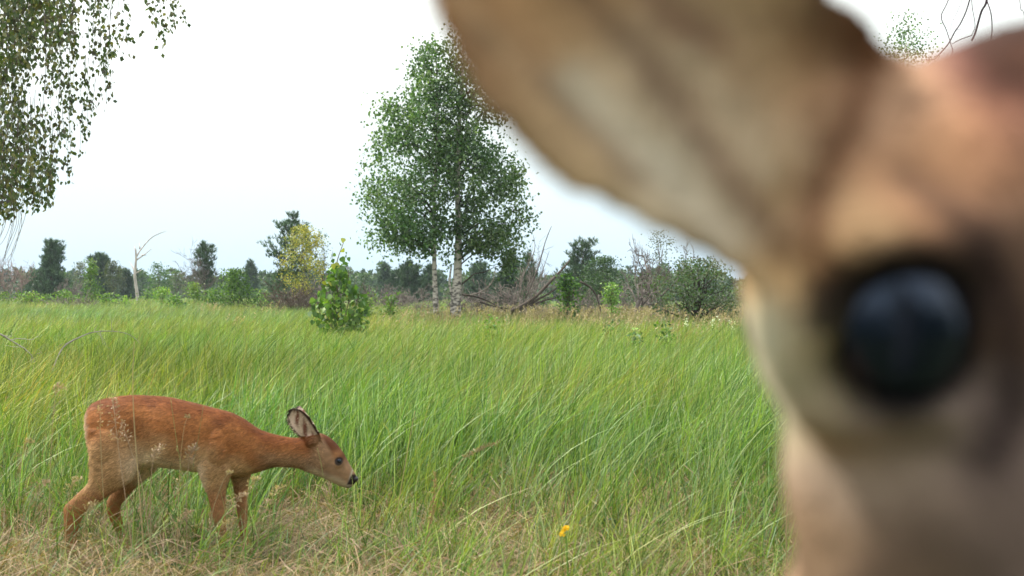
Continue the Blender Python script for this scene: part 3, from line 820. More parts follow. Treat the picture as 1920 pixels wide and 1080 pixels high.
def aspen():
    D = 13.0
    r = np.random.default_rng(91)
    root, z0 = tree_root('aspen_bush', 'near aspen bush with large leaves and one thin leader, right of the yellow birch', 'bush', 642, D)
    o = np.array([(642 - CX) / F * D, D, z0])
    q = lambda a, b, dy=0: P(a, b, D) - o + np.array([0, dy, 0])
    stems = []
    mb = MB()
    for pts, rr in (([(640, 630), (640, 590), (634, 540), (632, 495), (644, 452)], 0.014), ([(640, 630), (622, 580), (618, 545), (612, 520)], 0.010), ([(640, 630), (664, 580), (674, 545), (680, 530)], 0.010),
                    ([(640, 630), (606, 596), (592, 560)], 0.008), ([(640, 630), (660, 600), (690, 585)], 0.008), ([(634, 520), (622, 488), (624, 470)], 0.006), ([(640, 580), (652, 520), (650, 498)], 0.007),
                    ([(640, 620), (655, 560), (668, 520)], 0.007), ([(640, 620), (628, 560), (640, 500)], 0.007)):
        l = smooth_line([q(*p, dy=r.normal() * 0.06) for p in pts], 5); stems.append(l)
        mb.tube(l, np.linspace(rr, rr * 0.3, len(l)), 6, np.array((0.14, 0.13, 0.08)))
    mb.build('stem', M_BARK, root)
    V, Fc = heart_leaf(1.0)
    lms = []
    for k in range(5):
        c = (GREEN_B + [np.array((0.13, 0.25, 0.05))])[k] * 1.35
        lms.append(mesh('leaf', V, Fc, M_LEAF, np.tile(c, (len(V), 1))))
    lms.append(mesh('leaf', V, Fc, M_LEAF, np.tile(np.array((0.30, 0.33, 0.06)), (len(V), 1))))
    def put_leaf(p, s):
        lo = obj('leaf', lms[r.choice(6, p=[.22, .22, .2, .16, .15, .05])], root, p)
        lo.rotation_euler = (r.normal() * 0.6, r.normal() * 0.5, r.uniform(0, 6.28) if r.uniform() < 0.5 else r.normal() * 0.5)
        lo.scale = (s, s, s)
    # the thin leader and its few leaves
    for px, py in ((644, 446), (638, 456), (642, 468), (647, 478), (640, 482), (652, 482), (643, 492), (646, 500), (622, 476), (630, 476), (623, 486), (632, 492)):
        put_leaf(q(px, py, r.normal() * 0.03), r.uniform(0.045, 0.095))
    pts = []
    rows = [(488, 624, 642), (515, 614, 650), (530, 606, 662), (545, 600, 678), (555, 594, 686), (570, 583, 699), (590, 587, 693), (614, 600, 684)]
    ry = [a[0] for a in rows]
    for i in range(285):
        py = 488 + 130 * r.uniform() ** 0.85
        l = np.interp(py, ry, [a[1] for a in rows]); rr_ = np.interp(py, ry, [a[2] for a in rows])
        u, v = r.uniform(-1, 1), r.uniform(-1, 1)
        put_leaf(q((l + rr_) / 2 + u * (rr_ - l) / 2, py, v * 0.25), r.uniform(0.045, 0.085))
    fill = []
    for i in range(330):
        py = 500 + 118 * r.uniform() ** 0.7
        l = np.interp(py, ry, [a[1] for a in rows]) + 5; rr_ = np.interp(py, ry, [a[2] for a in rows]) - 5
        fill.append(q(l + r.uniform() * (rr_ - l), py, r.uniform(-0.22, 0.22)))
    f = leaf_obj('leaves', [leafset(np.array(fill), 0.075, 0.07, [g * 1.4 for g in GREEN_B] + GREEN_L[:2], (0, 0, -0.8), 0.8, r)], M_LEAF, root)
    tag(f, kind='stuff')
aspen()

# --- small leafy herbs standing in the grass
def herb(label, px, py, D, hpx, wpx, cols, seed, n=60, leaf=0.04, name='leafy_herb'):
    r = np.random.default_rng(seed)
    x = (px - CX) / F * D; z0 = float(gz(x, D))
    root = empty(name, (x, D, z0)); tag(root, label, 'plant')
    o = np.array([x, D, z0])
    top = P(px, py, D) - o; h = hpx / F * D; w = wpx / F * D / 2
    mb = MB(); pts = []
    for s in range(4):
        tp = top + np.array([r.uniform(-w, w) * 0.8, r.normal() * w * 0.5, -r.uniform(0, 0.3) * h])
        l = wobble_line((r.normal() * 0.01, r.normal() * 0.01, -0.03), tp, 7, 0.02, r); mb.tube(l, np.linspace(0.004, 0.0015, 7), 5, np.array((0.10, 0.16, 0.04)))
        m = n // 4
        u = r.uniform(max(0, 1 - h / max(tp[2], .01)), 1, m) * 6; i = np.minimum(u.astype(int), 5)
        pts.append(l[i] + (l[i + 1] - l[i]) * (u - i)[:, None] + r.normal(size=(m, 3)) * w * 0.22)
    leaf_obj('leaves', [leafset(np.concatenate(pts), leaf, leaf * 0.6, cols, (0, 0, -0.2), 0.9, r)], M_LEAF, root)
    mb.build('stem', M_BARK, root)
    return root
herb('pale yellow green herb in the grass below the right birch', 925, 590, 12, 50, 46, GREEN_L + YELLOW[2:], 1, 110, 0.045)
herb('dark leafed herb in front of the rounded willow bush', 1150, 596, 12, 46, 50, GREEN_B + GREEN_L, 2, 90, 0.045)
herb('bright green herb in the grass below the old fruit tree', 1262, 600, 11, 50, 60, GREEN_L + GREEN_B, 3, 100, 0.05)
herb('low green herb in the grass left of the old fruit tree', 1185, 612, 10.5, 40, 44, GREEN_B + GREEN_L[:2], 4, 70, 0.05)
herb('yellow flecked herb in the middle of the green grass', 722, 684, 6.2, 60, 26, YELLOW + GREEN_L[:1], 5, 40, 0.022)
herb('dark herb among the foreground blades near the yellow flower', 1128, 975, 3.6, 60, 60, GREEN_B + GREEN_D, 6, 40, 0.03)

# white umbels beside the old fruit tree
for k, (px, py) in enumerate(((1285, 592), (1340, 594), (1372, 598))):
    lab = ('small white flower head below the trunk of the old fruit tree', 'small white flower head right of the old fruit tree trunk', 'small white flower head beside the deer cheek')[k]
    herb(lab, px, py, 13.5, 16, 14, [np.array((0.75, 0.75, 0.65)), np.array((0.6, 0.62, 0.5))], 10 + k, 30, 0.028, 'white_flower')['group'] = 'white flowers under the old fruit tree'

# --- yellow flower in the foreground
def flower():
    D = 2.75
    x = (1058 - CX) / F * D
    root = empty('yellow_flower', (x, D, 0)); tag(root, 'single small yellow flower on a green stem in the foreground grass', 'flower')
    o = np.array([x, D, 0])
    q = lambda a, b, dy=0: P(a, b, D) - o + np.array([0, dy, 0])
    mb = MB(); l = smooth_line([(0.02, 0, -0.02), q(1064, 1060), q(1062, 1015), q(1058, 998)], 5); mb.tube(l, np.linspace(0.0025, 0.0015, len(l)), 6, np.array((0.12, 0.22, 0.04)))
    mb.build('stem', M_BARK, root)
    V = np.array([(0, 0, 0), (0.5, 0.1, 0.35), (0.6, 0.15, 0.8), (0, 0.1, 1.1), (-0.6, 0.15, 0.8), (-0.5, 0.1, 0.35)])
    me = mesh('petal', V, [(0, 1, 2), (0, 2, 3), (0, 3, 4), (0, 4, 5)], M_LEAF, np.tile(np.array((0.80, 0.48, 0.02)), (6, 1)))
    r = np.random.default_rng(4)
    for cx, cy_, m in ((1057, 992, 6), (1063, 990, 4), (1054, 1001, 3)):
        for k in range(m):
            p = obj('petal', me, root, q(cx, cy_, r.normal() * 0.003)); s = 0.0078 * r.uniform(0.8, 1.2); p.scale = (s, s, s)
            p.rotation_euler = (r.normal() * 0.5, k * 6.283 / m + r.normal() * 0.2, r.normal() * 0.4)
flower()

# --- arched dead branches in the grass on the left
def dead_branch(label, pts, D, r0, col, seed):
    r = np.random.default_rng(seed)
    p0 = P(*pts[0], D); root = empty('dead_branch', p0); tag(root, label, 'branch')
    l = smooth_line([P(a, b, D + 0.15 * k) - p0 for k, (a, b) in enumerate(pts)], 5)
    mb = MB(); mb.tube(l, np.linspace(r0, r0 * 0.4, len(l)), 6, col)
    for k in range(5):
        i = int(r.integers(3, len(l) - 2)); d = unit(l[i + 1] - l[i] + r.normal(size=3) * 0.7)
        mb.tube(wobble_line(l[i], l[i] + d * 0.18, 4, 0.08, r), np.linspace(r0 * 0.4, r0 * 0.15, 4), 4, col * 0.9)
    mb.build('wood', M_BARK, root)
dead_branch('pale arched dead branch bending over in the grass above the fawn', [(95, 700), (118, 652), (150, 632), (180, 622), (220, 622), (250, 632), (285, 668)], 7.2, 0.0055, PALE * 0.55, 1)
dead_branch('short white dead branch sticking in from the left edge', [(-60, 606), (-10, 622), (20, 638), (55, 662), (70, 690)], 7.0, 0.008, PALE * 0.9, 2)

# --- weeping birch whose branches hang into the upper left corner
def weeping():
    D = 8.0
    r = np.random.default_rng(8)
    x0 = -6.3
    z0 = float(gz(x0, D))
    root = empty('weeping_birch', (x0, D, z0)); tag(root, 'near birch hanging its leafy twigs into the upper left corner', 'tree')
    o = np.array([x0, D, z0])
    W = lambda px, py, d=D: P(px, py, d) - o
    mb = MB()
    tr = smooth_line([(0, 0, -0.1), (0.05, 0.1, 1.6), (-0.05, 0, 3.4), (0.1, 0.1, 5.2), (0.0, 0, 7.4)], 5)
    mb.tube(tr, np.linspace(0.13, 0.03, len(tr)), 10); mb.build('trunk', M_BIRCH, root)
    env = [(-420, 420), (-60, 440), (0, 430), (25, 400), (50, 400), (80, 405), (110, 372), (140, 335), (158, 290), (172, 232), (200, 205), (235, 158), (255, 140), (285, 70), (312, 90), (335, 62), (350, 30)]
    ex = [e[0] for e in env]; ey = [e[1] for e in env]
    lm = MB(); pts = []; tw = MB()
    limbs = []
    for zt, ang, L in ((2.6, 0.0, 3.2), (3.0, 0.35, 3.4), (3.0, -0.35, 3.1), (3.5, 0.1, 3.6), (3.9, -0.2, 3.9), (4.2, 0.4, 3.6), (4.4, -0.5, 3.0), (3.4, 2.6, 2.6), (4.0, 3.5, 2.4), (4.6, 1.6, 2.6), (4.8, -1.6, 2.2), (5.2, 0.1, 3.0), (5.6, 2.9, 2.0)):
        a = np.array([0, 0, zt]); b = a + np.array([math.cos(ang) * L, math.sin(ang) * L, 0.35 + 0.1 * L])
        l = wobble_line(a, b, 9, 0.015, r, -0.12); limbs.append(l)
        lm = MB(); lm.tube(l, np.linspace(0.035, 0.006, 9), 6, DARKB * 2); lm.build('limb', M_BARK, root)
    # hanging twigs: each starts above and ends at the crown's lower outline
    n_tw = 0
    for k in range(880):
        d = r.uniform(6.8, 9.4)
        px = r.uniform(-430, 345) if k % 4 else r.uniform(-40, 200)
        if px > 60 and r.uniform() < 0.25: continue
        e_ = np.interp(px, ex, ey)
        lo = e_ - (abs(r.normal()) * 30 if k % 5 == 0 else r.uniform(0, 1) ** 1.1 * (e_ + 160))
        if px > 215 and r.uniform() < 0.6: continue
        if 100 < px < 215 and r.uniform() < 0.45: continue
        ln = abs(r.normal()) * 110 + 50
        up = lo - ln
        if 55 < px < 105 and 118 < lo and up < 168 and r.uniform() < 0.93: continue
        if 105 < px < 215 and r.uniform() < 0.35 and lo > 150: continue
        a = W(px + r.normal() * 8, up, d); b = W(px, lo, d)
        l = wobble_line(a, b, 7, 0.012, r)
        tw.tube(l, np.linspace(0.0022, 0.0010, 7), 3, DARKB * 2.2)
        m = int(ln / 5.2 * r.uniform(0.6, 1.25)) + 2
        u = r.uniform(0, 1, m) ** 0.8 * 6; i = np.minimum(u.astype(int), 5)
        pts.append(l[i] + (l[i + 1] - l[i]) * (u - i)[:, None] + r.normal(size=(m, 3)) * 0.024)
    # denser mass at the very corner and the crown above the frame
    for k in range(420):
        d = r.uniform(6.8, 9.6); px = -450 + 640 * r.uniform() ** 0.8; py = r.uniform(-620, 110)
        if k < 90: px = r.uniform(-30, 120); py = r.uniform(-60, 95) * (1.2 - px / 300)
        if px > 110 and py > -20: continue
        c = W(px, py, d); m = int(r.integers(12, 26)); g = r.normal(size=(m, 3)) * np.array([0.07, 0.09, 0.16])
        pts.append(c + g)
    for px, py in ((322, 50), (328, 40), (300, 60), (305, 75), (303, 92), (268, 60), (316, 30), (296, 55)):
        c = W(px, py); pts.append(c + r.normal(size=(3, 3)) * 0.02)
    pts = np.concatenate(pts)
    dk = [np.array(c) for c in ((0.045, 0.075, 0.022), (0.065, 0.09, 0.03), (0.06, 0.055, 0.03), (0.085, 0.11, 0.035), (0.16, 0.15, 0.06))]
    f = leaf_obj('leaves', [leafset(pts, 0.040, 0.030, dk, (0, 0, -1.6), 0.55, r)], M_LEAF, root)
    tw.build('twigs', M_BARK, root)
    # thin bare pale twigs hanging lower
    bt = MB()
    for k in range(16):
        px = r.uniform(-30, 42); y1 = r.uniform(440, 530)
        l = smooth_line([W(px + 16 + r.normal() * 6, 380, 9), W(px + 12, 420, 9), W(px - 4 + r.normal() * 5, (420 + y1) / 2 + 10, 9), W(px - 16 + r.normal() * 8, y1, 9)], 4)
        bt.tube(l, np.linspace(0.0028, 0.0015, len(l)), 4, PALE * 0.8)
    bt.build('bare_twigs', M_BARK, root)
weeping()

# --- bare branch hanging in at the upper right, above the near deer
def top_branch():
    D = 3.2
    p0 = P(1800, -420, D)
    root = empty('bare_branch', p0); tag(root, 'dark bare branch with thin twigs hanging above the near deer at the upper right', 'branch')
    q = lambda px, py, dy=0: P(px, py, D + dy) - p0
    mb = MB()
    fac = lambda t: t
    for pts, r0 in (([(1800, -420), (1830, -250), (1852, -60), (1850, 0), (1840, 22), (1829, 60), (1822, 75)], 0.0045), ([(1850, 0), (1858, 25), (1860, 52), (1858, 72), (1850, 130)], 0.0022),
                    ([(1822, 66), (1800, 74), (1785, 82)], 0.0016), ([(1870, -300), (1840, -100), (1818, 0), (1803, 40), (1790, 60), (1778, 82), (1762, 100), (1752, 110), (1735, 112)], 0.0026),
                    ([(1818, -120), (1780, -5), (1765, 30), (1774, 55), (1782, 80), (1786, 96), (1782, 104)], 0.0018), ([(1822, -100), (1822, 0), (1826, 30), (1828, 50), (1822, 66)], 0.0016),
                    ([(1820, -60), (1802, 5), (1786, 40), (1781, 60)], 0.0009), ([(1795, 55), (1800, 56), (1802, 53)], 0.001), ([(1900, -200), (1912, 0), (1918, 20), (1930, 60)], 0.0014),
                    ([(1742, 112), (1742, 105)], 0.0016), ([(1800, -420), (1840, -900), (1900, -1700)], 0.008)):
        l = smooth_line([q(*p, dy=0.02 * math.sin(k * 2.0 + r0 * 1000)) for k, p in enumerate(pts)], 5)
        mb.tube(l, np.linspace(r0, r0 * 0.6, len(l)), 6, np.array((0.055, 0.035, 0.045)))
    mb.build('twigs', M_BARK, root)
top_branch()

# ------------------------------------------------------------------ deer
def loft(mb, st, n=20, power=2.2, caps=True):
    """rings between a 'top' and a 'bottom' point with a half width across; st rows: (top xyz, bottom xyz, halfwidth, side offset)"""
    a = np.arange(n) * 2 * math.pi / n
    ca, sa = np.cos(a), np.sin(a)
    ca = np.sign(ca) * np.abs(ca) ** (2 / power); sa = np.sign(sa) * np.abs(sa) ** (2 / power)
    V = []
    for top, bot, hw, off in st:
        top = np.asarray(top, float); bot = np.asarray(bot, float)
        c = (top + bot) / 2; h = (top - bot) / 2
        V.append(c + np.array([0, off, 0]) + np.outer(ca, h) + np.outer(sa * hw, [0, 1, 0]))
    m = len(V); V = np.concatenate(V)
    Fc = []
    for i in range(m - 1):
        for j in range(n):
            k = (j + 1) % n
            Fc.append((i * n + j, i * n + k, (i + 1) * n + k, (i + 1) * n + j))
    Fc.append(tuple(range(n - 1, -1, -1))); Fc.append(tuple((m - 1) * n + j for j in range(n)))
    mb.add(V, Fc)

def refine(st, m=4):
    """spline the stations so the loft is smooth"""
    A = np.array([list(t) + list(b) + [h, o] for t, b, h, o in st], float)
    B = smooth_line(A, m)
    return [(r[:3], r[3:6], max(r[6], 0.001), r[7]) for r in B]

def ball(mb, c, r3, nu=16, nv=10, rot=None):
    V = []; Fc = []
    for i in range(nv + 1):
        th = math.pi * i / nv
        for j in range(nu):
            ph = 2 * math.pi * j / nu
            V.append((math.sin(th) * math.cos(ph), math.sin(th) * math.sin(ph), math.cos(th)))
    V = np.array(V) * np.asarray(r3)
    if rot is not None: V = V @ np.asarray(rot).T
    for i in range(nv):
        for j in range(nu):
            k = (j + 1) % nu
            Fc.append((i * nu + j, (i + 1) * nu + j, (i + 1) * nu + k, i * nu + k))
    mb.add(V + np.asarray(c), Fc)

def ear_shape(mb, lower, upper, normal, thick=0.004, cup=0.3, n=12):
    """a cupped ear between two edge lines (base to tip); normal points out of the open side"""
    lo = smooth_line(lower, 5); up = smooth_line(upper, 5)
    m = min(len(lo), len(up)); lo = lo[np.linspace(0, len(lo) - 1, m).astype(int)]; up = up[np.linspace(0, len(up) - 1, m).astype(int)]
    nrm = unit(normal)
    front, back = [], []
    for i in range(m):
        w = np.linalg.norm(up[i] - lo[i])
        for j in range(n):
            s = j / (n - 1)
            p = lo[i] + (up[i] - lo[i]) * s - nrm * w * cup * (4 * s * (1 - s)) ** 0.8
            e = thick * (0.35 + 0.65 * (4 * s * (1 - s)))
            front.append(p + nrm * e * 0.5); back.append(p - nrm * e * 0.5)
    V = np.array(front + back); N0 = m * n
    Fc = []
    for i in range(m - 1):
        for j in range(n - 1):
            a = i * n + j
            Fc.append((a, a + 1, a + n + 1, a + n)); Fc.append((N0 + a, N0 + a + n, N0 + a + n + 1, N0 + a + 1))
        for j, sgn in ((0, 1), (n - 1, -1)):
            a = i * n + j; b = a + n
            q = (a, b, b + N0, a + N0); Fc.append(q if sgn > 0 else q[::-1])
    for i, sgn in ((0, -1), (m - 1, 1)):
        for j in range(n - 1):
            a = i * n + j; q = (a, a + 1, a + 1 + N0, a + N0); Fc.append(q if sgn < 0 else q[::-1])
    mb.add(V, Fc)

def skin_of(mb, voxel, smooth_it, name='skin'):
    """weld all the pieces into one continuous surface"""
    V, Fc, _ = mb.arrays()
    me = mesh(name, V, Fc)
    o = bpy.data.objects.new(name, me); COL.objects.link(o)
    m = o.modifiers.new('weld', 'REMESH'); m.mode = 'VOXEL'; m.voxel_size = voxel
    s = o.modifiers.new('smooth', 'SMOOTH'); s.factor = 0.6; s.iterations = smooth_it
    dg = bpy.context.evaluated_depsgraph_get(); dg.update()
    ev = o.evaluated_get(dg)
    out = bpy.data.meshes.new_from_object(ev)
    bpy.data.objects.remove(o, do_unlink=True)
    return out

def mesh_arrays(me):
    V = np.empty(len(me.vertices) * 3, np.float32); me.vertices.foreach_get('co', V); V = V.reshape(-1, 3).astype(float)
    Nn = np.empty(len(me.vertices) * 3, np.float32); me.vertices.foreach_get('normal', Nn); Nn = Nn.reshape(-1, 3).astype(float)
    me.calc_loop_triangles()
    T = np.empty(len(me.loop_triangles) * 3, np.int32); me.loop_triangles.foreach_get('vertices', T)
    return V, Nn, T.reshape(-1, 3)

def set_col(me, c):
    a = me.color_attributes.get('col') or me.color_attributes.new('col', 'FLOAT_COLOR', 'POINT')
    c4 = np.ones((len(c), 4), np.float32); c4[:, :3] = c
    a.data.foreach_set('color', c4.ravel())

def fur(me, colf, flowf, n, length, width, parent, seed, lift=0.3, only=None, bright=(0.75, 1.3)):
    r = np.random.default_rng(seed)
    V, Nn, T = mesh_arrays(me)
    A, B, C = V[T[:, 0]], V[T[:, 1]], V[T[:, 2]]
    ar = np.linalg.norm(np.cross(B - A, C - A), axis=1)
    if only is not None: ar = ar * only((A + B + C) / 3)
    pick = r.choice(len(T), n, p=ar / ar.sum())
    u = r.uniform(size=n); v = r.uniform(size=n); f = u + v > 1; u[f] = 1 - u[f]; v[f] = 1 - v[f]
    p = A[pick] + (B[pick] - A[pick]) * u[:, None] + (C[pick] - A[pick]) * v[:, None]
    nn = unit(Nn[T[pick, 0]] + Nn[T[pick, 1]] + Nn[T[pick, 2]])
    fl = flowf(p, nn) + r.normal(size=(n, 3)) * 0.16
    # clumped parting of the coat
    cl = np.stack([np.sin(p[:, 0] * 170 + p[:, 2] * 90), np.zeros(n), np.sin(p[:, 2] * 150 - p[:, 0] * 60 + 1)], 1) * 0.22
    fl = fl + cl
    fl = fl - nn * (fl * nn).sum(1)[:, None]; fl = unit(fl)
    d = unit(fl + nn * lift * r.uniform(0.4, 1.5, (n, 1)))
    L = (length(p) if callable(length) else length) * r.uniform(0.6, 1.3, n)
    side = unit(np.cross(d, nn + 1e-4)) * (width * r.uniform(0.7, 1.3, (n, 1))) * 0.5
    root = p - nn * 0.0008
    mid = root + d * (L * 0.55)[:, None]
    tip = root + (d * 1.0 + (fl - nn * 0.15) * 0.12) * L[:, None]
    VV = np.stack([root + side, root - side, mid + side * 0.8, mid - side * 0.8, tip], 1).reshape(-1, 3)
    k = np.arange(n)[:, None] * 5
    F3 = np.concatenate([k + [0, 1, 3], k + [0, 3, 2], k + [2, 3, 4]])
    c = colf(p, nn) * r.uniform(bright[0], bright[1], (n, 1))
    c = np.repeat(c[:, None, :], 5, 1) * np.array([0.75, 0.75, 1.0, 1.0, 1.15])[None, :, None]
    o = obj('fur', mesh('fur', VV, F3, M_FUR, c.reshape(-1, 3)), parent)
    tag(o, kind='stuff')
    return o

def sm(x, a, b): 
    t = np.clip((x - a) / (b - a), 0, 1); return t * t * (3 - 2 * t)
def noise3(p, s, seed=0):
    x, y, z = (p * s).T
    return (np.sin(x + 1.7 * np.sin(z * 1.3 + seed)) + np.sin(z * 1.1 + 2.1 * np.sin(x * 0.7 + 2 + seed)) + np.sin(y * 1.3 + x * 0.8 + seed)) / 3

def mixc(a, b, t): return a * (1 - t[:, None]) + b * t[:, None]

# ---------------- the fawn
FD = 3.6
def fawn():
    x0 = P(300, 1047, FD)
    org = np.array([x0[0], FD, 0.0])
    root = empty('deer_fawn', org); tag(root, 'small reddish brown fawn walking right with its head lowered in the grass', 'deer')
    def q(px, py): return P(px, py, FD) - org
    k = FD / F
    mb = MB()
    torso = [((166, 790), (172, 815), .030), ((167, 766), (178, 862), .052), ((182, 752), (192, 885), .070), ((210, 745), (220, 890), .084), ((247, 741), (255, 882), .084), ((285, 742), (290, 876), .080),
             ((320, 746), (330, 879), .094), ((360, 755), (372, 885), .090), ((400, 765), (408, 888), .074), ((436, 775), (440, 893), .070), ((462, 789), (470, 889), .056), ((482, 803), (492, 883), .046),
             ((505, 812), (515, 876), .040), ((530, 818), (538, 876), .036), ((556, 821), (560, 878), .034), ((578, 818), (580, 886), .034), ((598, 812), (596, 892), .037), ((615, 818), (610, 898), .039), ((630, 831), (622, 904), .038),
             ((643, 848), (634, 910), .033), ((652, 864), (642, 913), .025), ((660, 878), (650, 915), .019), ((667, 890), (656, 915), .015), ((670, 900), (662, 911), .010)]
    loft(mb, refine([(q(*t), q(*b), h, 0) for t, b, h in torso], 3), 28, 2.15)
    # legs: (front point, back point, half thickness, side offset)
    def leg(rows, off):
        loft(mb, refine([(q(*a), q(*b), h, off) for a, b, h in rows], 4), 14, 2.0)
    leg([((268, 800), (175, 800), .035), ((272, 850), (178, 850), .045), ((264, 885), (180, 880), .040), ((246, 905), (176, 900), .030), ((218, 922), (163, 914), .022), ((192, 940), (146, 930), .017),
         ((172, 956), (132, 944), .015), ((163, 972), (131, 962), .0135), ((157, 992), (132, 988), .012), ((153, 1020), (133, 1018), .011), ((154, 1034), (132, 1034), .012), ((158, 1044), (134, 1044), .011)], -0.050)
    leg([((300, 850), (215, 850), .035), ((285, 885), (215, 890), .034), ((262, 905), (208, 912), .025), ((240, 924), (198, 930), .018), ((222, 946), (190, 946), .014), ((216, 962), (190, 966), .0125),
         ((222, 990), (202, 994), .011), ((232, 1018), (214, 1020), .010), ((238, 1032), (217, 1034), .011), ((243, 1043), (220, 1043), .010)], 0.050)
    leg([((440, 830), (370, 830), .030), ((446, 868), (376, 868), .036), ((438, 892), (385, 896), .028), ((431, 915), (394, 918), .020), ((429, 940), (400, 942), .016), ((431, 962), (405, 962), .015),
         ((430, 985), (410, 985), .0125), ((432, 1012), (416, 1012), .011), ((437, 1028), (417, 1030), .012), ((443, 1043), (420, 1043), .011)], -0.042)
    leg([((470, 850), (410, 850), .028), ((468, 885), (420, 885), .028), ((462, 905), (430, 905), .020), ((458, 935), (434, 935), .0155), ((459, 960), (438, 960), .015), ((457, 985), (441, 985), .012),
         ((459, 1012), (445, 1012), .010), ((464, 1028), (446, 1030), .011), ((470, 1041), (449, 1041), .010)], 0.042)
    ball(mb, q(218, 835) + [0, -0.050, 0], (0.070, 0.050, 0.090)); ball(mb, q(225, 835) + [0, 0.050, 0], (0.07, 0.042, 0.085))
    ball(mb, q(418, 838) + [0, -0.040, 0], (0.050, 0.047, 0.082)); ball(mb, q(418, 838) + [0, 0.040, 0], (0.050, 0.047, 0.082))
    ball(mb, q(335, 830), (0.085, 0.090, 0.078))
    ball(mb, q(634, 868) + [0, -0.026, 0], (0.020, 0.014, 0.018)); ball(mb, q(634, 868) + [0, 0.026, 0], (0.020, 0.014, 0.018))
    # ears
    def E(px, py, dy): return q(px, py) + np.array([0, dy, 0])
    ear_shape(mb, [E(574, 824, -.024), E(561, 811, -.042), E(551, 796, -.055), E(546, 779, -.062), E(550, 765, -.064), E(557, 761, -.064)],
              [E(609, 826, -.036), E(603, 808, -.042), E(595, 793, -.048), E(586, 778, -.054), E(573, 766, -.060), E(560, 761, -.064)], (0.25, -1.0, 0.05), 0.0085, 0.20)
    ear_shape(mb, [E(574, 824, .024), E(560, 811, .040), E(549, 796, .052), E(546, 779, .058), E(549, 768, .060), E(553, 764, .060)],
              [E(600, 820, .032), E(592, 808, .040), E(584, 795, .046), E(574, 782, .052), E(564, 771, .058), E(556, 764, .060)], (0.3, 1.0, 0.0), 0.0085, 0.2)
    ball(mb, E(588, 824, -.026), (0.024, 0.018, 0.022)); ball(mb, E(588, 824, .026), (0.024, 0.018, 0.022))
    me = skin_of(mb, 0.0030, 4)
    me.name = 'body'; me.materials.clear(); me.materials.append(M_COAT)
    RUF = lin((164, 106, 60)) * 0.82; SAD = lin((136, 80, 44)) * 0.70; FL = lin((184, 146, 104)) * 0.88; PALEF = lin((214, 190, 160)) * 0.95; GREY = lin((158, 128, 98)) * 0.8
    DK = np.array((0.025, 0.018, 0.016)); HEADC = lin((156, 122, 92)) * 0.85; WHT = lin((215, 200, 180)) * 0.7; LEG = lin((172, 124, 84)) * 0.8
    def col(p, nn):
        px = p[:, 0] / k + 300; py = HY + (CZ - (p[:, 2])) / k
        nz = noise3(p, 45); n2 = noise3(p, 140, 2)
        top_line = np.interp(px, [165, 182, 247, 320, 400, 440, 480, 530, 600], [790, 752, 741, 746, 765, 775, 800, 817, 815])
        dpt = py - top_line
        c = mixc(np.tile(SAD, (len(p), 1)), np.tile(RUF, (len(p), 1)), sm(dpt + nz * 9, 4, 30))
        c = mixc(c, np.tile(FL, (len(p), 1)), sm(dpt + nz * 12, 45, 100))
        c = mixc(c, np.tile(PALEF, (len(p), 1)), sm(dpt + nz * 8, 84, 122) * sm(px, 235, 270) * (1 - sm(px, 385, 410)) * 0.95)
        # rump patch
        c = mixc(c, np.tile(PALEF, (len(p), 1)), (1 - sm(px + nz * 4, 168, 186)) * sm(py, 758, 785) * (1 - sm(py, 875, 900)) * 0.8)
        # shade of the flank fold before the thigh, painted into the coat
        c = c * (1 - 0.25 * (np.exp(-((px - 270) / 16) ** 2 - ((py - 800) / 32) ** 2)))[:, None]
        # legs
        c = mixc(c, np.tile(LEG, (len(p), 1)), sm(py, 900, 925))
        c = mixc(c, np.tile(RUF * 0.85, (len(p), 1)), sm(py, 938, 960) * (1 - sm(px, 240, 260)) * 0.7)
        # neck and head
        c = mixc(c, np.tile(GREY, (len(p), 1)), sm(px, 470, 520) * sm(dpt + nz * 6, 18, 48) * 0.8)
        hd = sm(px + (py - 850) * 0.2, 575, 606)
        h = mixc(np.tile(HEADC, (len(p), 1)), np.tile(lin((112, 68, 42)) * 0.6, (len(p), 1)), sm(px - (py - 812) * 0.72, 596, 606) * (1 - sm(py, 852, 872)))
        h = mixc(h, np.tile(PALEF * 0.8, (len(p), 1)), sm(py - (px - 600) * 0.55 + nz * 3, 868, 884))
        h = mixc(h, np.tile(lin((170, 120, 80)) * 0.8, (len(p), 1)), np.exp(-((px - 634) / 9) ** 2 - ((py - 850) / 8) ** 2) * 0.8)
        h = mixc(h, np.tile(WHT, (len(p), 1)), sm(px + (py - 900) * 0.3, 652, 658) * (1 - sm(px + py * 0.25, 882, 884)))
        c = mixc(c, h, hd)
        # dark muzzle band and white chin
        mz = sm(px + (py - 898) * 0.5, 654, 658)
        c = mixc(c, np.tile(DK, (len(p), 1)), mz * sm(py, 886, 891) * (1 - sm(py, 906, 909)))
        c = mixc(c, np.tile(WHT * 0.8, (len(p), 1)), sm(px, 648, 652) * sm(py, 907, 910))
        # dark ring round the eye
        er = np.hypot((px - 638), (py - 862))
        c = mixc(c, np.tile(DK * 1.5, (len(p), 1)), (1 - sm(er, 6.2, 8.6)) * (nn[:, 1] < 0.4))
        # ears
        x_lo = np.interp(py, [761, 779, 796, 811, 824], [557, 546, 551, 561, 574]); x_up = np.interp(py, [761, 769, 781, 795, 809, 826], [560, 571, 582, 591, 599, 606])
        ear = (1 - sm(px - (822 - py) * 0.1, 600, 606)) * (1 - sm(py, 820, 826)) * (px > x_lo - 6) * (1 - sm(py, 815, 822)) * (py < 817) * (px > 540) * (py < np.interp(px, [540, 575, 600], [812, 816, 812]))
        sx = np.clip((px - x_lo) / (x_up - x_lo), 0, 1)
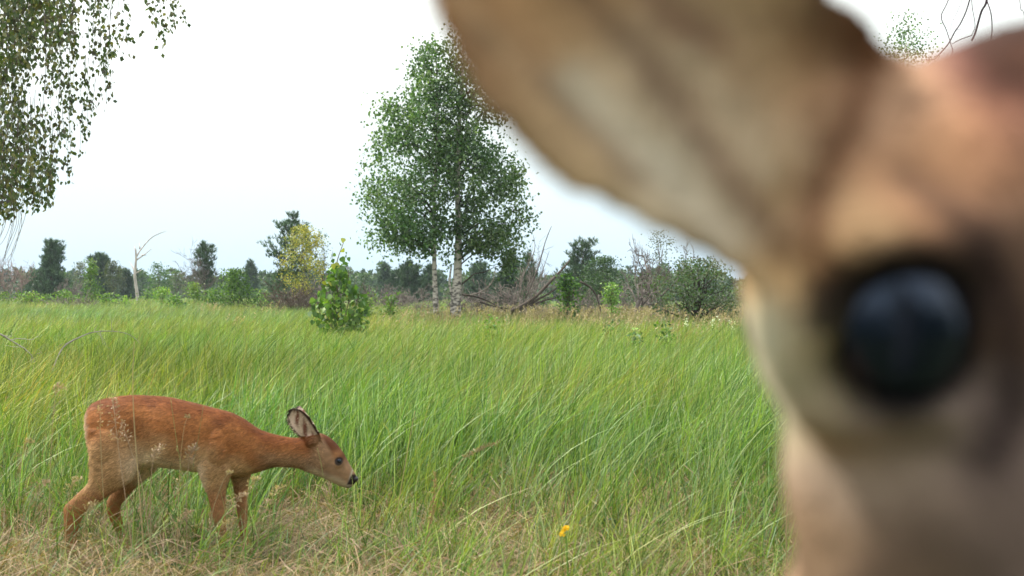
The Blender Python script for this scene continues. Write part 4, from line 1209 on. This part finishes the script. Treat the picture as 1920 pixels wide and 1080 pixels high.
        inner = mixc(np.tile(lin((215, 190, 170)) * 0.95, (len(p), 1)), np.tile(lin((140, 92, 76)) * 0.8, (len(p), 1)), np.clip(0.5 + 0.9 * np.sin(sx * 16 + py * 0.25), 0, 1) * sm(sx, 0.2, 0.35) * (1 - sm(sx, 0.7, 0.85)))
        outer = np.tile(lin((90, 62, 46)) * 0.6, (len(p), 1))
        ec = mixc(outer, inner, (nn[:, 1] < 0).astype(float) * sm(sx, 0.02, 0.10) * (1 - sm(sx, 0.9, 1.0)))
        ec = mixc(ec, np.tile(DK * 1.3, (len(p), 1)), np.maximum(1 - sm(sx, 0.0, 0.05), sm(py * -1, -771, -763)) * 0.8)
        c = mixc(c, ec, ear.astype(float) * (p[:, 1] < 0.2))
        # hooves
        c = mixc(c, np.tile(DK, (len(p), 1)), sm(py, 1030, 1036))
        return np.clip(c * (1 + 0.14 * n2[:, None] + 0.10 * nz[:, None]), 0.004, 1)
    V, Nn, T = mesh_arrays(me)
    set_col(me, col(V, Nn) * 0.85)
    me.polygons.foreach_set('use_smooth', np.ones(len(me.polygons), bool))
    obj('body', me, root)
    def flow(p, nn):
        px = p[:, 0] / k + 300; py = HY + (CZ - p[:, 2]) / k
        f = np.zeros((len(p), 3)); f[:, 0] = -1; f[:, 2] = -0.45
        head = sm(px, 585, 610)[:, None]
        f = f * (1 - head) + head * np.array([-1, 0, 0.6])
        lg = sm(py, 900, 930)[:, None]
        return f * (1 - lg) + lg * np.array([-0.1, 0, -1.0])
    def ln(p):
        px = p[:, 0] / k + 300; py = HY + (CZ - p[:, 2]) / k
        return 0.014 * (1 - 0.72 * sm(px, 585, 625)) * (1 - 0.55 * sm(py, 905, 950)) * (1 - 0.4 * sm(px, 540, 560) * (1 - sm(py, 812, 822)))
    def only(c):
        px = c[:, 0] / k + 300; py = HY + (CZ - c[:, 2]) / k
        er = np.hypot(px - 638, py - 862)
        return ((er > 9) & ~((px > 652) & (py > 884))).astype(float) * (1 + 1.2 * sm(px, 590, 610))
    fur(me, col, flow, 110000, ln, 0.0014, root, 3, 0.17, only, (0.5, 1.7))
    # eyes, nose
    for s in (-1, 1):
        e = MB(); ball(e, q(638.5, 862) + [0, s * 0.0335, 0], (0.0078, 0.0050, 0.0072), 20, 14)
        e.add(np.zeros((0, 3)), [])
        o_ = e.build('eye', M_DARK, root)
        set_col(o_.data, np.tile((0.004, 0.003, 0.003), (len(o_.data.vertices), 1)))
    nmb = MB(); ball(nmb, q(665, 898), (0.0125, 0.0125, 0.010), 18, 12, None)
    o_ = nmb.build('nose', M_NOSE, root); set_col(o_.data, np.tile((0.012, 0.010, 0.011), (len(o_.data.vertices), 1)))
fawn()

# ---------------- the doe right in front of the lens
def doe():
    yc = 0.285
    root = empty('deer', (0.0, yc, 0.0)); tag(root, 'huge out of focus deer head with brown ear and dark eye right at the lens', 'deer')
    o = np.array([0, yc, 0.0])
    mb = MB()
    def st(rows, off=0, n=24, pw=2.2, m=4): loft(mb, refine([((t[0], 0, t[1]), (b[0], 0, b[1]), h, off) for t, b, h in rows], m), n, pw)
    st([((-.92, .60), (-.90, .50), .03), ((-.90, .665), (-.88, .46), .075), ((-.80, .69), (-.80, .42), .110), ((-.62, .675), (-.62, .38), .125), ((-.44, .66), (-.44, .37), .125), ((-.26, .665), (-.26, .38), .115),
        ((-.16, .69), (-.12, .42), .100), ((-.09, .715), (.00, .50), .080), ((-.02, .745), (.08, .60), .062), ((.045, .785), (.14, .69), .054), ((.074, .815), (.17, .765), .050), ((.080, .85), (.185, .81), .053),
        ((.072, .880), (.19, .83), .052), ((.066, .915), (.195, .845), .050)])
    st([((.064, .930), (.072, .87), .030), ((.070, .945), (.105, .842), .046), ((.105, .962), (.14, .832), .052), ((.140, .975), (.17, .828), .053), ((.175, .970), (.195, .832), .046), ((.215, .925), (.22, .835), .035),
        ((.250, .893), (.245, .825), .028), ((.280, .865), (.268, .812), .024), ((.300, .845), (.285, .806), .019), ((.308, .832), (.297, .812), .012)])
    def leg(rows, off): st(rows, off, 14, 2.0)
    for off in (-.07, .07):
        leg([((-.68, .52), (-.90, .52), .045), ((-.70, .40), (-.86, .42), .040), ((-.76, .33), (-.88, .37), .026), ((-.85, .27), (-.93, .31), .019), ((-.87, .22), (-.93, .24), .016), ((-.86, .12), (-.895, .12), .013), ((-.845, .05), (-.885, .05), .015), ((-.835, .0), (-.885, .0), .014)], off)
        leg([((-.05, .52), (-.20, .52), .04), ((-.08, .42), (-.18, .42), .035), ((-.105, .34), (-.165, .34), .022), ((-.11, .24), (-.15, .24), .018), ((-.115, .12), (-.145, .12), .013), ((-.11, .05), (-.15, .05), .015), ((-.10, .0), (-.15, .0), .014)], off * 0.8)
    # near ear: lower and upper edges, given where they stand
    def W(px, py, d): return P(px, py, d) - o
    low = [W(1500, 590, .262), W(1330, 500, .252), W(1200, 425, .246), W(1075, 368, .242), W(975, 300, .239), W(900, 215, .237), W(845, 110, .236), W(800, 10, .236), W(770, -90, .237)]
    upp = [W(1690, 210, .268), W(1690, 110, .262), W(1640, 40, .256), W(1540, -60, .250), W(1400, -150, .246), W(1230, -220, .243), W(1060, -240, .240), W(900, -210, .238), W(790, -140, .237)]
    ear_shape(mb, low, upp, (-0.10, -1, 0.05), 0.0105, 0.22, 20)
    # raised ridges inside the ear
    for pts, rr in (([W(1560, 420, .263), W(1350, 330, .270), W(1150, 160, .262), W(1000, 20, .254), W(900, -80, .246)], .0035), ([W(1600, 330, .266), W(1450, 180, .272), W(1280, 40, .264), W(1100, -80, .252)], .003)):
        l = smooth_line(pts, 5); V, Fc = tube(l, np.linspace(rr, rr * .6, len(l)), 8); mb.add(V, Fc)
    # root of the ear
    ball(mb, W(1560, 330, .268), (.020, .018, .026)); ball(mb, W(1500, 480, .270), (.015, .018, .018)); ball(mb, W(1650, 220, .272), (.014, .016, .018))
    # far ear, turned away to the right
    low2 = [(.135, .030, .955), (.165, .060, .950), (.200, .085, .955), (.235, .105, .968), (.262, .118, .985)]
    upp2 = [(.145, .035, .972), (.168, .070, .988), (.198, .100, .996), (.232, .118, 1.000), (.262, .122, .990)]
    ear_shape(mb, low2, upp2, (0.5, -0.8, 0.1), 0.010, 0.25)
    ball(mb, (.142, .032, .955), (.022, .02, .02))
    # brow, eye socket rim, cheek
    er = .0148; ed = .232
    ec = W(1708, 622, ed)
    ball(mb, ec + [0.002, .012, .020], (.030, .014, .012))
    ball(mb, ec + [0.000, .013, -.020], (.026, .012, .009))
    ball(mb, ec + [-.022, .013, .000], (.009, .010, .018)); ball(mb, ec + [-.004, .004, .0175], (.019, .009, .0065)); ball(mb, ec + [.003, .005, -.0178], (.016, .008, .0045)); ball(mb, ec + [-.0155, .005, .006], (.006, .007, .010))
    ball(mb, ec + [.022, .012, .002], (.009, .010, .018))
    ball(mb, W(1745, 880, .268), (.038, .036, .048)); ball(mb, W(1650, 930, .268), (.022, .030, .050)); ball(mb, W(1830, 1120, .275), (.040, .036, .05))
    # tail
    ball(mb, (-.925, 0, .60), (.02, .025, .03))
    me = skin_of(mb, 0.0042, 4)
    me.name = 'body'; me.materials.clear(); me.materials.append(M_COAT)
    TAN = lin((176, 140, 98)); 
    pig = [  # coat tones by place on head and ear, painted lighter below the eye against shade: (px, py, reach, rgb)
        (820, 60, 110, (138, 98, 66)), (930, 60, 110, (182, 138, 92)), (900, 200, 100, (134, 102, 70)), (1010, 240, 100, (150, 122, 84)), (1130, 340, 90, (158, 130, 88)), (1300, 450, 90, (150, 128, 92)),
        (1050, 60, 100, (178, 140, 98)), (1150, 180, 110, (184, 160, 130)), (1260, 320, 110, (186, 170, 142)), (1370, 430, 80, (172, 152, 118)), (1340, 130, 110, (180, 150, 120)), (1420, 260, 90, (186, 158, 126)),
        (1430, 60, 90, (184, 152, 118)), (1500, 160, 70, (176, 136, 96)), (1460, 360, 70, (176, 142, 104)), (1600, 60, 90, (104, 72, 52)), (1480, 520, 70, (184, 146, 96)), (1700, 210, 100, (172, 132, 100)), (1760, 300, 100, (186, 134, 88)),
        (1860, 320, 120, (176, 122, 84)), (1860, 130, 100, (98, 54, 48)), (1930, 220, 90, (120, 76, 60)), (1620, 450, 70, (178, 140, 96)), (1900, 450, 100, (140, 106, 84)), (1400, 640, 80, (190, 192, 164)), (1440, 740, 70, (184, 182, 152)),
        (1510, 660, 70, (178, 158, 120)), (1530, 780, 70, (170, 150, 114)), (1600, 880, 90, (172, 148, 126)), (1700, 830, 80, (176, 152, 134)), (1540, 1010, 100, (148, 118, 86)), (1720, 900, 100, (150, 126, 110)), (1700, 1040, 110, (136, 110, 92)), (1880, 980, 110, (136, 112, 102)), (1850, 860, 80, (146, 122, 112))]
    streaks = [  # markings that run along the hair: points, half width, rgb, strength
        ([(1040, -60), (1180, 70), (1260, 185), (1380, 350), (1470, 470)], 30, (112, 82, 66), .65), ([(900, 60), (1040, 165), (1130, 255), (1200, 330)], 28, (124, 98, 76), .6), ([(1200, -40), (1270, 40), (1340, 80)], 30, (116, 72, 60), .65),
        ([(1660, -20), (1640, 90), (1600, 220), (1545, 340), (1525, 450), (1550, 520)], 40, (96, 60, 34), .9), ([(1080, 150), (1220, 290), (1360, 440)], 34, (206, 194, 170), .75), ([(1290, 100), (1390, 240), (1440, 330)], 26, (200, 180, 152), .6),
        ([(1470, 30), (1540, 160), (1530, 260)], 24, (130, 92, 62), .55), ([(1700, 330), (1790, 400), (1860, 500)], 34, (100, 72, 56), .7), ([(1540, 600), (1590, 545), (1660, 480)], 24, (60, 42, 34), .8),
        ([(1845, 470), (1900, 600), (1905, 760), (1860, 860)], 48, (52, 36, 38), .85), ([(1780, 800), (1700, 900), (1600, 960)], 30, (166, 142, 122), .4), ([(830, -40), (940, 90), (1010, 200), (1120, 300)], 16, (190, 156, 112), .45)]
    def seg_dist(px, py, pts):
        d = np.full(len(px), 1e9)
        for (x0_, y0_), (x1_, y1_) in zip(pts[:-1], pts[1:]):
            vx, vy = x1_ - x0_, y1_ - y0_; t = np.clip(((px - x0_) * vx + (py - y0_) * vy) / (vx * vx + vy * vy), 0, 1)
            d = np.minimum(d, np.hypot(px - x0_ - t * vx, py - y0_ - t * vy))
        return d
    A = np.array([(a, b, c) for a, b, c, _ in pig], float); CC = np.array([lin(c[3]) for c in pig])
    def col(p, nn):
        # place on the side of the head, in the head's own plane
        d = np.clip(p[:, 1] + yc, .225, .275)
        px = CX + p[:, 0] / d * F; py = HY - (p[:, 2] - CZ) / d * F
        body = np.tile(lin((150, 92, 52)) * 0.75, (len(p), 1))
        w = np.exp(-((px[:, None] - A[:, 0]) ** 2 + (py[:, None] - A[:, 1]) ** 2) / (2 * (A[:, 2] * 0.62) ** 2)) + 1e-12
        c = (w @ CC) / w.sum(1)[:, None]
        for pts_, hw_, rgb_, st_ in streaks:
            c = mixc(c, np.tile(lin(rgb_), (len(p), 1)), st_ * np.exp(-(seg_dist(px, py, pts_) / hw_) ** 2))
        inside = (1 - sm(p[:, 2], 0.83, 0.80)) if False else sm(p[:, 2], 0.79, 0.83)
        near = (1 - sm(px, 1960, 2100)) * inside
        c = mixc(body, c, near)
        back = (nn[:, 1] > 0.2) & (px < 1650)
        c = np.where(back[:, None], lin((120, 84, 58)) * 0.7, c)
        mz = sm(p[:, 0], .292, .300); c = mixc(c, np.tile((0.02, 0.015, 0.015), (len(p), 1)), mz)
        # black skin round the eye and tear mark
        ex_, ey_ = px - 1706, py - 624
        er_ = np.hypot((ex_ * .93 + ey_ * .37) / 1.0, (ey_ * .93 - ex_ * .37) / 1.22)
        dk = 1 - sm(er_, 118, 172)
        cx_ = np.clip((1600 - px) / 90, 0, 1)          # pointed inner corner with the tear groove
        cor = (1 - sm(np.abs(py - 566 - (1600 - px) * 0.10) , 24 + 34 * (1 - cx_), 56 + 50 * (1 - cx_))) * sm(px, 1470, 1540) * (px < 1700)
        c = mixc(c, np.tile((0.006, 0.005, 0.006), (len(p), 1)), np.clip(np.maximum(dk, cor * 0.9), 0, 1) * (nn[:, 1] < 0.3))
        c = mixc(c, np.tile(lin((40, 30, 26)), (len(p), 1)), sm(-p[:, 2], -0.03, -0.02))
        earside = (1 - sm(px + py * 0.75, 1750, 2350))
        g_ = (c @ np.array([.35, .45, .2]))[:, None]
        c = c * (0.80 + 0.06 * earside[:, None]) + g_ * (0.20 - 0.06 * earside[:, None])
        low_ = 0.22 * sm(py, 740, 900)  # lower face painted lighter to offset the shade under the head
        c = c * (0.52 + low_ + (0.48 - low_) * np.maximum(earside, np.exp(-((px - 1410) / 90) ** 2)))[:, None]  # face darkened against the ear: its shade is put into the coat colour
        c = mixc(c, np.tile(lin((70, 44, 32)) * 0.7, (len(p), 1)), sm(px - py * 0.6, 1700, 1800) * (1 - sm(py, 120, 230)) * near)
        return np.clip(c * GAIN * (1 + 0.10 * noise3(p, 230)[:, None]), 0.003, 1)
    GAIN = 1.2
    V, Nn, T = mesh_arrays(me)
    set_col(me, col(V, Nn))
    me.polygons.foreach_set('use_smooth', np.ones(len(me.polygons), bool))
    obj('body', me, root)
    def flow(p, nn):
        f = np.zeros((len(p), 3)); f[:, 0] = -1; f[:, 2] = 0.35
        b = (1 - sm(p[:, 2], 0.80, 0.86))[:, None]
        return f * (1 - b) + b * np.array([-0.7, 0, -0.7])
    def only(c):
        d = np.clip(c[:, 1] + yc, .22, .30); px = CX + c[:, 0] / d * F; py = HY - (c[:, 2] - CZ) / d * F
        e = np.hypot(px - 1705, py - 625)
        return ((e > 150) & (c[:, 0] < .29)).astype(float) * (1 + 3 * sm(c[:, 2], .75, .8))
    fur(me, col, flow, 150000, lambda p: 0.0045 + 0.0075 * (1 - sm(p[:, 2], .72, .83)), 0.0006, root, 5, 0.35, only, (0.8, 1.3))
    e = MB(); ball(e, ec + [0, .0055, 0], (er, er * .68, er * 1.08), 32, 20)
    e_o = e.build('eye', M_DARK, root); set_col(e_o.data, np.tile((0.003, 0.004, 0.009), (len(e_o.data.vertices), 1)))
    e = MB(); ball(e, np.array([ec[0], -ec[1], ec[2]]) + [0, -.0035, 0], (er, er * .92, er * 1.08), 24, 16)
    e_o = e.build('eye', M_DARK, root); set_col(e_o.data, np.tile((0.003, 0.004, 0.009), (len(e_o.data.vertices), 1)))
doe()


# ---------------- unseen birch added behind the camera to darken the near deer's face and eye
def added_shade_tree():
    r = np.random.default_rng(44)
    root = empty('birch_tree', (0.15, -0.45, 0)); tag(root, 'unseen birch added behind the viewpoint to shade the near deer', 'tree')
    mb = MB(); tr = smooth_line([(0, 0, -.1), (.02, -.02, 1.5), (-.03, -.1, 3.5), (.05, -.2, 6.5)], 5); mb.tube(tr, np.linspace(.19, .05, len(tr)), 14); mb.build('trunk', M_BIRCH, root)
    pts = []
    for k in range(110):
        a = r.uniform(math.pi * 0.98, math.pi * 1.55); R = 2.2 * math.sqrt(r.uniform(0.02, 1)); z = r.uniform(3.2, 6.5)
        c = np.array([R * math.cos(a), R * math.sin(a) - 0.15, z]); pts.append(c + r.normal(size=(45, 3)) * [.16, .16, .26])
    pts = np.concatenate(pts)
    leaf_obj('leaves', [leafset(pts, 0.05, 0.04, GREEN_B, (0, 0, -1.2), 0.7, r)], M_LEAF, root)
added_shade_tree()


# ---------------- single flowering grass stalks in front of the fawn and in the meadow
def stalk(label, pts, D, r0, c, plume=None, nsp=40, sp=0.012, reach=0.02, seed=0, group=None):
    """pts from the foot to the tip in photo pixels; plume = (start, end) along the stalk"""
    r = np.random.default_rng(seed)
    foot = P(*pts[0], D); foot[2] = float(gz(foot[0], D))
    root = empty('grass_stalk', foot); tag(root, label, 'grass stalk', group)
    q = [P(a, b, D) - foot for a, b in pts]; q[0] = np.array([0, 0, -0.02])
    l = smooth_line(q, 8)
    mb = MB(); mb.tube(l, np.linspace(r0, r0 * 0.45, len(l)), 5, c); mb.build('stem', M_STRAW, root)
    if plume:
        n = len(l); hb = MB(); cc = np.array(c) * 1.15
        for k in range(nsp):
            t = (plume[0] + (plume[1] - plume[0]) * r.uniform()) * (n - 1); i = min(int(t), n - 2); b = l[i] + (l[i + 1] - l[i]) * (t - i)
            f = 1 - 0.6 * (t / (n - 1) - plume[0]) / (plume[1] - plume[0] + 1e-6)
            d = unit(r.normal(size=3) * [1, .6, .5] + np.array([0.1, 0, 0.5])); tip = b + d * reach * f * r.uniform(0.3, 1)
            hb.tube([b, (b + tip) / 2 + r.normal(size=3) * 0.001, tip], [r0 * 0.3] * 3, 3, c)
            a = unit(d + r.normal(size=3) * 0.5 + np.array([0, 0, 0.2])); sd_ = unit(np.cross(a, [0.1, 1, 0])) * sp * 0.16; L = sp * r.uniform(0.7, 1.2)
            hb.add([tip, tip + a * L * 0.5 + sd_, tip + a * L, tip + a * L * 0.5 - sd_, tip + a * L * 0.5 + [0, -sp * 0.15, 0]], [(0, 1, 4), (1, 2, 4), (2, 3, 4), (3, 0, 4)], cc * r.uniform(0.7, 1.3))
        hb.build('seed_head', M_STRAW, root)
    return root
TANS = np.array((0.40, 0.31, 0.17)); TANP = np.array((0.40, 0.29, 0.20)); GRN = np.array((0.26, 0.28, 0.10)); RUST = np.array((0.34, 0.22, 0.11))
stalk('tall straight straw stalk crossing the hindquarters of the fawn', [(276, 1070), (262, 930), (254, 830), (250, 760), (249, 700), (252, 640)], 3.15, .0020, TANS)
stalk('stalk with loose pinkish seed head in front of the rump of the fawn', [(258, 1070), (236, 940), (222, 840), (214, 770), (212, 745)], 3.2, .0013, TANP, (0.52, 0.98), 60, .011, .028, 2)
stalk('stalk with a small seed head in front of the thigh of the fawn', [(292, 1066), (268, 920), (244, 840), (228, 790)], 3.25, .0013, TANP, (0.72, 1.0), 24, .011, .022, 3)
stalk('greenish thin stalk against the flank of the fawn', [(352, 1060), (341, 900), (330, 820), (320, 748)], 3.2, .0012, GRN, (0.5, 0.56), 3, .012, .004, 4)
stalk('thin pale stalk against the shoulder of the fawn', [(350, 1060), (360, 900), (372, 820), (382, 758)], 3.2, .0011, GRN)
stalk('whitish fluffy seed head in front of the fawn belly', [(286, 1066), (282, 960), (284, 890), (290, 850), (306, 838)], 3.2, .0013, TANP * 0.8, (0.62, 1.0), 40, .010, .022, 6)
stalk('curling tan plume before the chest of the fawn', [(392, 1060), (396, 980), (408, 930), (422, 896), (434, 884)], 3.2, .0014, TANS, (0.86, 1.0), 24, .010, .007, 7)
stalk('reddish seed head between the flank and elbow of the fawn', [(352, 1066), (350, 960), (352, 890), (358, 850), (368, 836)], 3.2, .0012, TANP * 0.9, (0.60, 1.0), 54, .011, .020, 8)
stalk('upper pair of small seed heads lying over the fawn back', [(330, 1066), (336, 900), (344, 810), (352, 780)], 3.25, .0010, TANS, (0.93, 1.0), 16, .010, .006, 9)
stalk('slim yellow stalk along the rear edge of the rump', [(205, 1060), (192, 900), (188, 800), (188, 745)], 3.25, .0012, TANS, (0.62, 0.9), 20, .009, .009, 10)
stalk('green stem crossing the cheek of the fawn', [(618, 1060), (614, 960), (604, 880), (595, 840)], 3.2, .0012, GRN)
stalk('tall stalk with rusty narrow plume right of the fawn nose', [(786, 1075), (800, 1010), (812, 950), (816, 885)], 3.3, .0018, RUST, (0.45, 1.0), 130, .008, .007, 12)
stalk('long bending stalk with feathery plume leaning over to the right', [(760, 1075), (795, 970), (850, 880), (890, 848), (936, 830)], 3.4, .0016, TANS * 0.8, (0.62, 1.0), 110, .010, .009, 13)
stalk('straight yellow stalk just left of the rusty plume', [(735, 1070), (742, 980), (760, 870), (778, 770)], 3.5, .0018, TANS * 0.9)
stalk('thick yellowing stalk in the right foreground', [(1476, 1078), (1474, 1000), (1478, 920), (1484, 860)], 3.0, .0018, TANS)
stalk('pale stalk leaning left at the lower right', [(1140, 1078), (1160, 1040), (1215, 985), (1260, 950)], 3.1, .0016, TANS * 0.9)
STN = ['in front of the near foreleg of the fawn', 'in front of the far foreleg of the fawn', 'just right of the fawn forelegs', 'a step right of the fawn forelegs', 'below the belly of the fawn', 'over the near hind foot of the fawn', 'left of the fawn hind foot', 'the leftmost of the low ones, near the frame edge', 'tallest, left of the fawn hock', 'just right of the near hind foot', 'farthest right, below the fawn throat', 'just left of the near foreleg']
for k, (a, b, h) in enumerate(((430, 1060, 120), (455, 1050, 140), (480, 1062, 110), (500, 1046, 120), (330, 1062, 90), (120, 1060, 150), (60, 1066, 150), (30, 1060, 220), (90, 1040, 300), (150, 1066, 110), (545, 1066, 100), (400, 1070, 80))):
    stalk('low straw stalk with feathery head ' + STN[k], [(a, b), (a + 4, b - h * 0.5), (a + 14, b - h), (a + 30, b - h - 12)], 3.05 + 0.02 * k, .0011, TANS if k % 2 else TANP, (0.55, 1.0), 46, .010, .016, 30 + k, 'feathery straw stalks around the fawn legs')

# ---------------- undergrowth along the far edge
r_ = np.random.default_rng(5)
SAPN = ['at the very left edge', 'under the reddish thicket', 'just left of the leftmost dark pine', 'between the leftmost pine and the bright young birch', 'right under the dull brownish tree', 'left of the foot of the dead white snag', 'right of the dead white snag', 'below the low soft green tree', 'right of the yellow green sapling by the half dead pine', 'left part of the green birch bushes', 'right of the wide green birch bush', 'below the left side of the tall dark pine', 'right of the near aspen bush', 'below the left side of the middle birches', 'right of the dense young spruce', 'below the wide pine', 'right of the small bright aspen', 'between the leafless tree and the old fruit tree', 'beside the deer cheek right of the old fruit tree']
for k, px in enumerate((10, 40, 84, 140, 200, 232, 275, 330, 395, 412, 484, 500, 700, 745, 1012, 1100, 1170, 1240, 1345)):
    broadleaf('low leafy sapling ' + SAPN[k], px + r_.normal() * 4, r_.uniform(30, 44), r_.uniform(541, 556), r_.uniform(34, 60), (GREEN_L + GREEN_B[:2]) if px < 800 else (GREY_G + GREEN_B + GREEN_L[:1]), 600, 0.07,
              seed=200 + k, name='birch_sapling', base=0.0, K=36, sig=0.1, trunk_r=0.012, group='low saplings along the foot of the far trees')
SCRN = ['left of the bright young birch', 'under the yellow leaved birch', 'behind the near aspen bush', 'right of the near aspen bush', 'just left of the thin birch trunk', 'just right of the thick birch trunk', 'around the fallen dead stems', 'behind the bright bushy aspen', 'behind the small bright aspen', 'left of the old fruit tree', 'right of the old fruit tree']
for k, px in enumerate((150, 560, 620, 700, 800, 880, 1000, 1080, 1160, 1230, 1360)):
    bare_tree('grey brown leafless scrub ' + SCRN[k], px + r_.normal() * 4, r_.uniform(27, 36), r_.uniform(520, 545), r_.uniform(90, 130), GREYB * r_.uniform(0.7, 1.1), 300 + k, 'leafless_shrub', 'shrub', stems=9, trunk_r=0.010, depth=4, splay=0.6, group='leafless scrub behind the meadow')


def added_shade_woods():  # unseen trees added to darken the near deer's eye reflection and face
    r = np.random.default_rng(45); parts = []
    for i in range(46):
        x = -22 + i + r.normal() * 0.6; y = r.uniform(-11, -5); h = r.uniform(4.5, 7.5) * (0.62 if -1.5 < x < 3.5 else 1); R = r.uniform(0.9, 1.6)
        t = r.uniform(0, 1, 420); a = r.uniform(0, 6.28, 420); rr = R * np.sqrt(r.uniform(0.1, 1, 420)) * (1 - t) ** 0.4
        parts.append(leafset(np.stack([x + rr * np.cos(a), y + rr * np.sin(a), t * h], 1), 0.34, 0.26, GREEN_D, (0, 0, -0.3), 0.9, r))
    tag(leaf_obj('woods', parts, M_LEAF, None), 'unseen wood edge added behind the viewpoint to block sky light', None, None, 'stuff')
added_shade_woods()

# ---------------- air
def haze():
    V = [(x, y, z) for x in (-425, 425) for y in (-110, 440) for z in (-1.5, 9.0)]
    Fc = [(0, 1, 3, 2), (4, 6, 7, 5), (0, 4, 5, 1), (2, 3, 7, 6), (0, 2, 6, 4), (1, 5, 7, 3)]
    m, t = new_mat('haze_air'); out = N(t, 'ShaderNodeOutputMaterial'); v = N(t, 'ShaderNodeVolumePrincipled')
    v.inputs['Color'].default_value = (0.78, 0.90, 1.0, 1); v.inputs['Density'].default_value = 0.0005
    t.links.new(v.outputs[0], out.inputs['Volume'])
    o = obj('haze', mesh('haze', V, Fc, m, smooth=False)); tag(o, 'pale thin air over the meadow that fades the far trees', None, None, 'stuff')
haze()
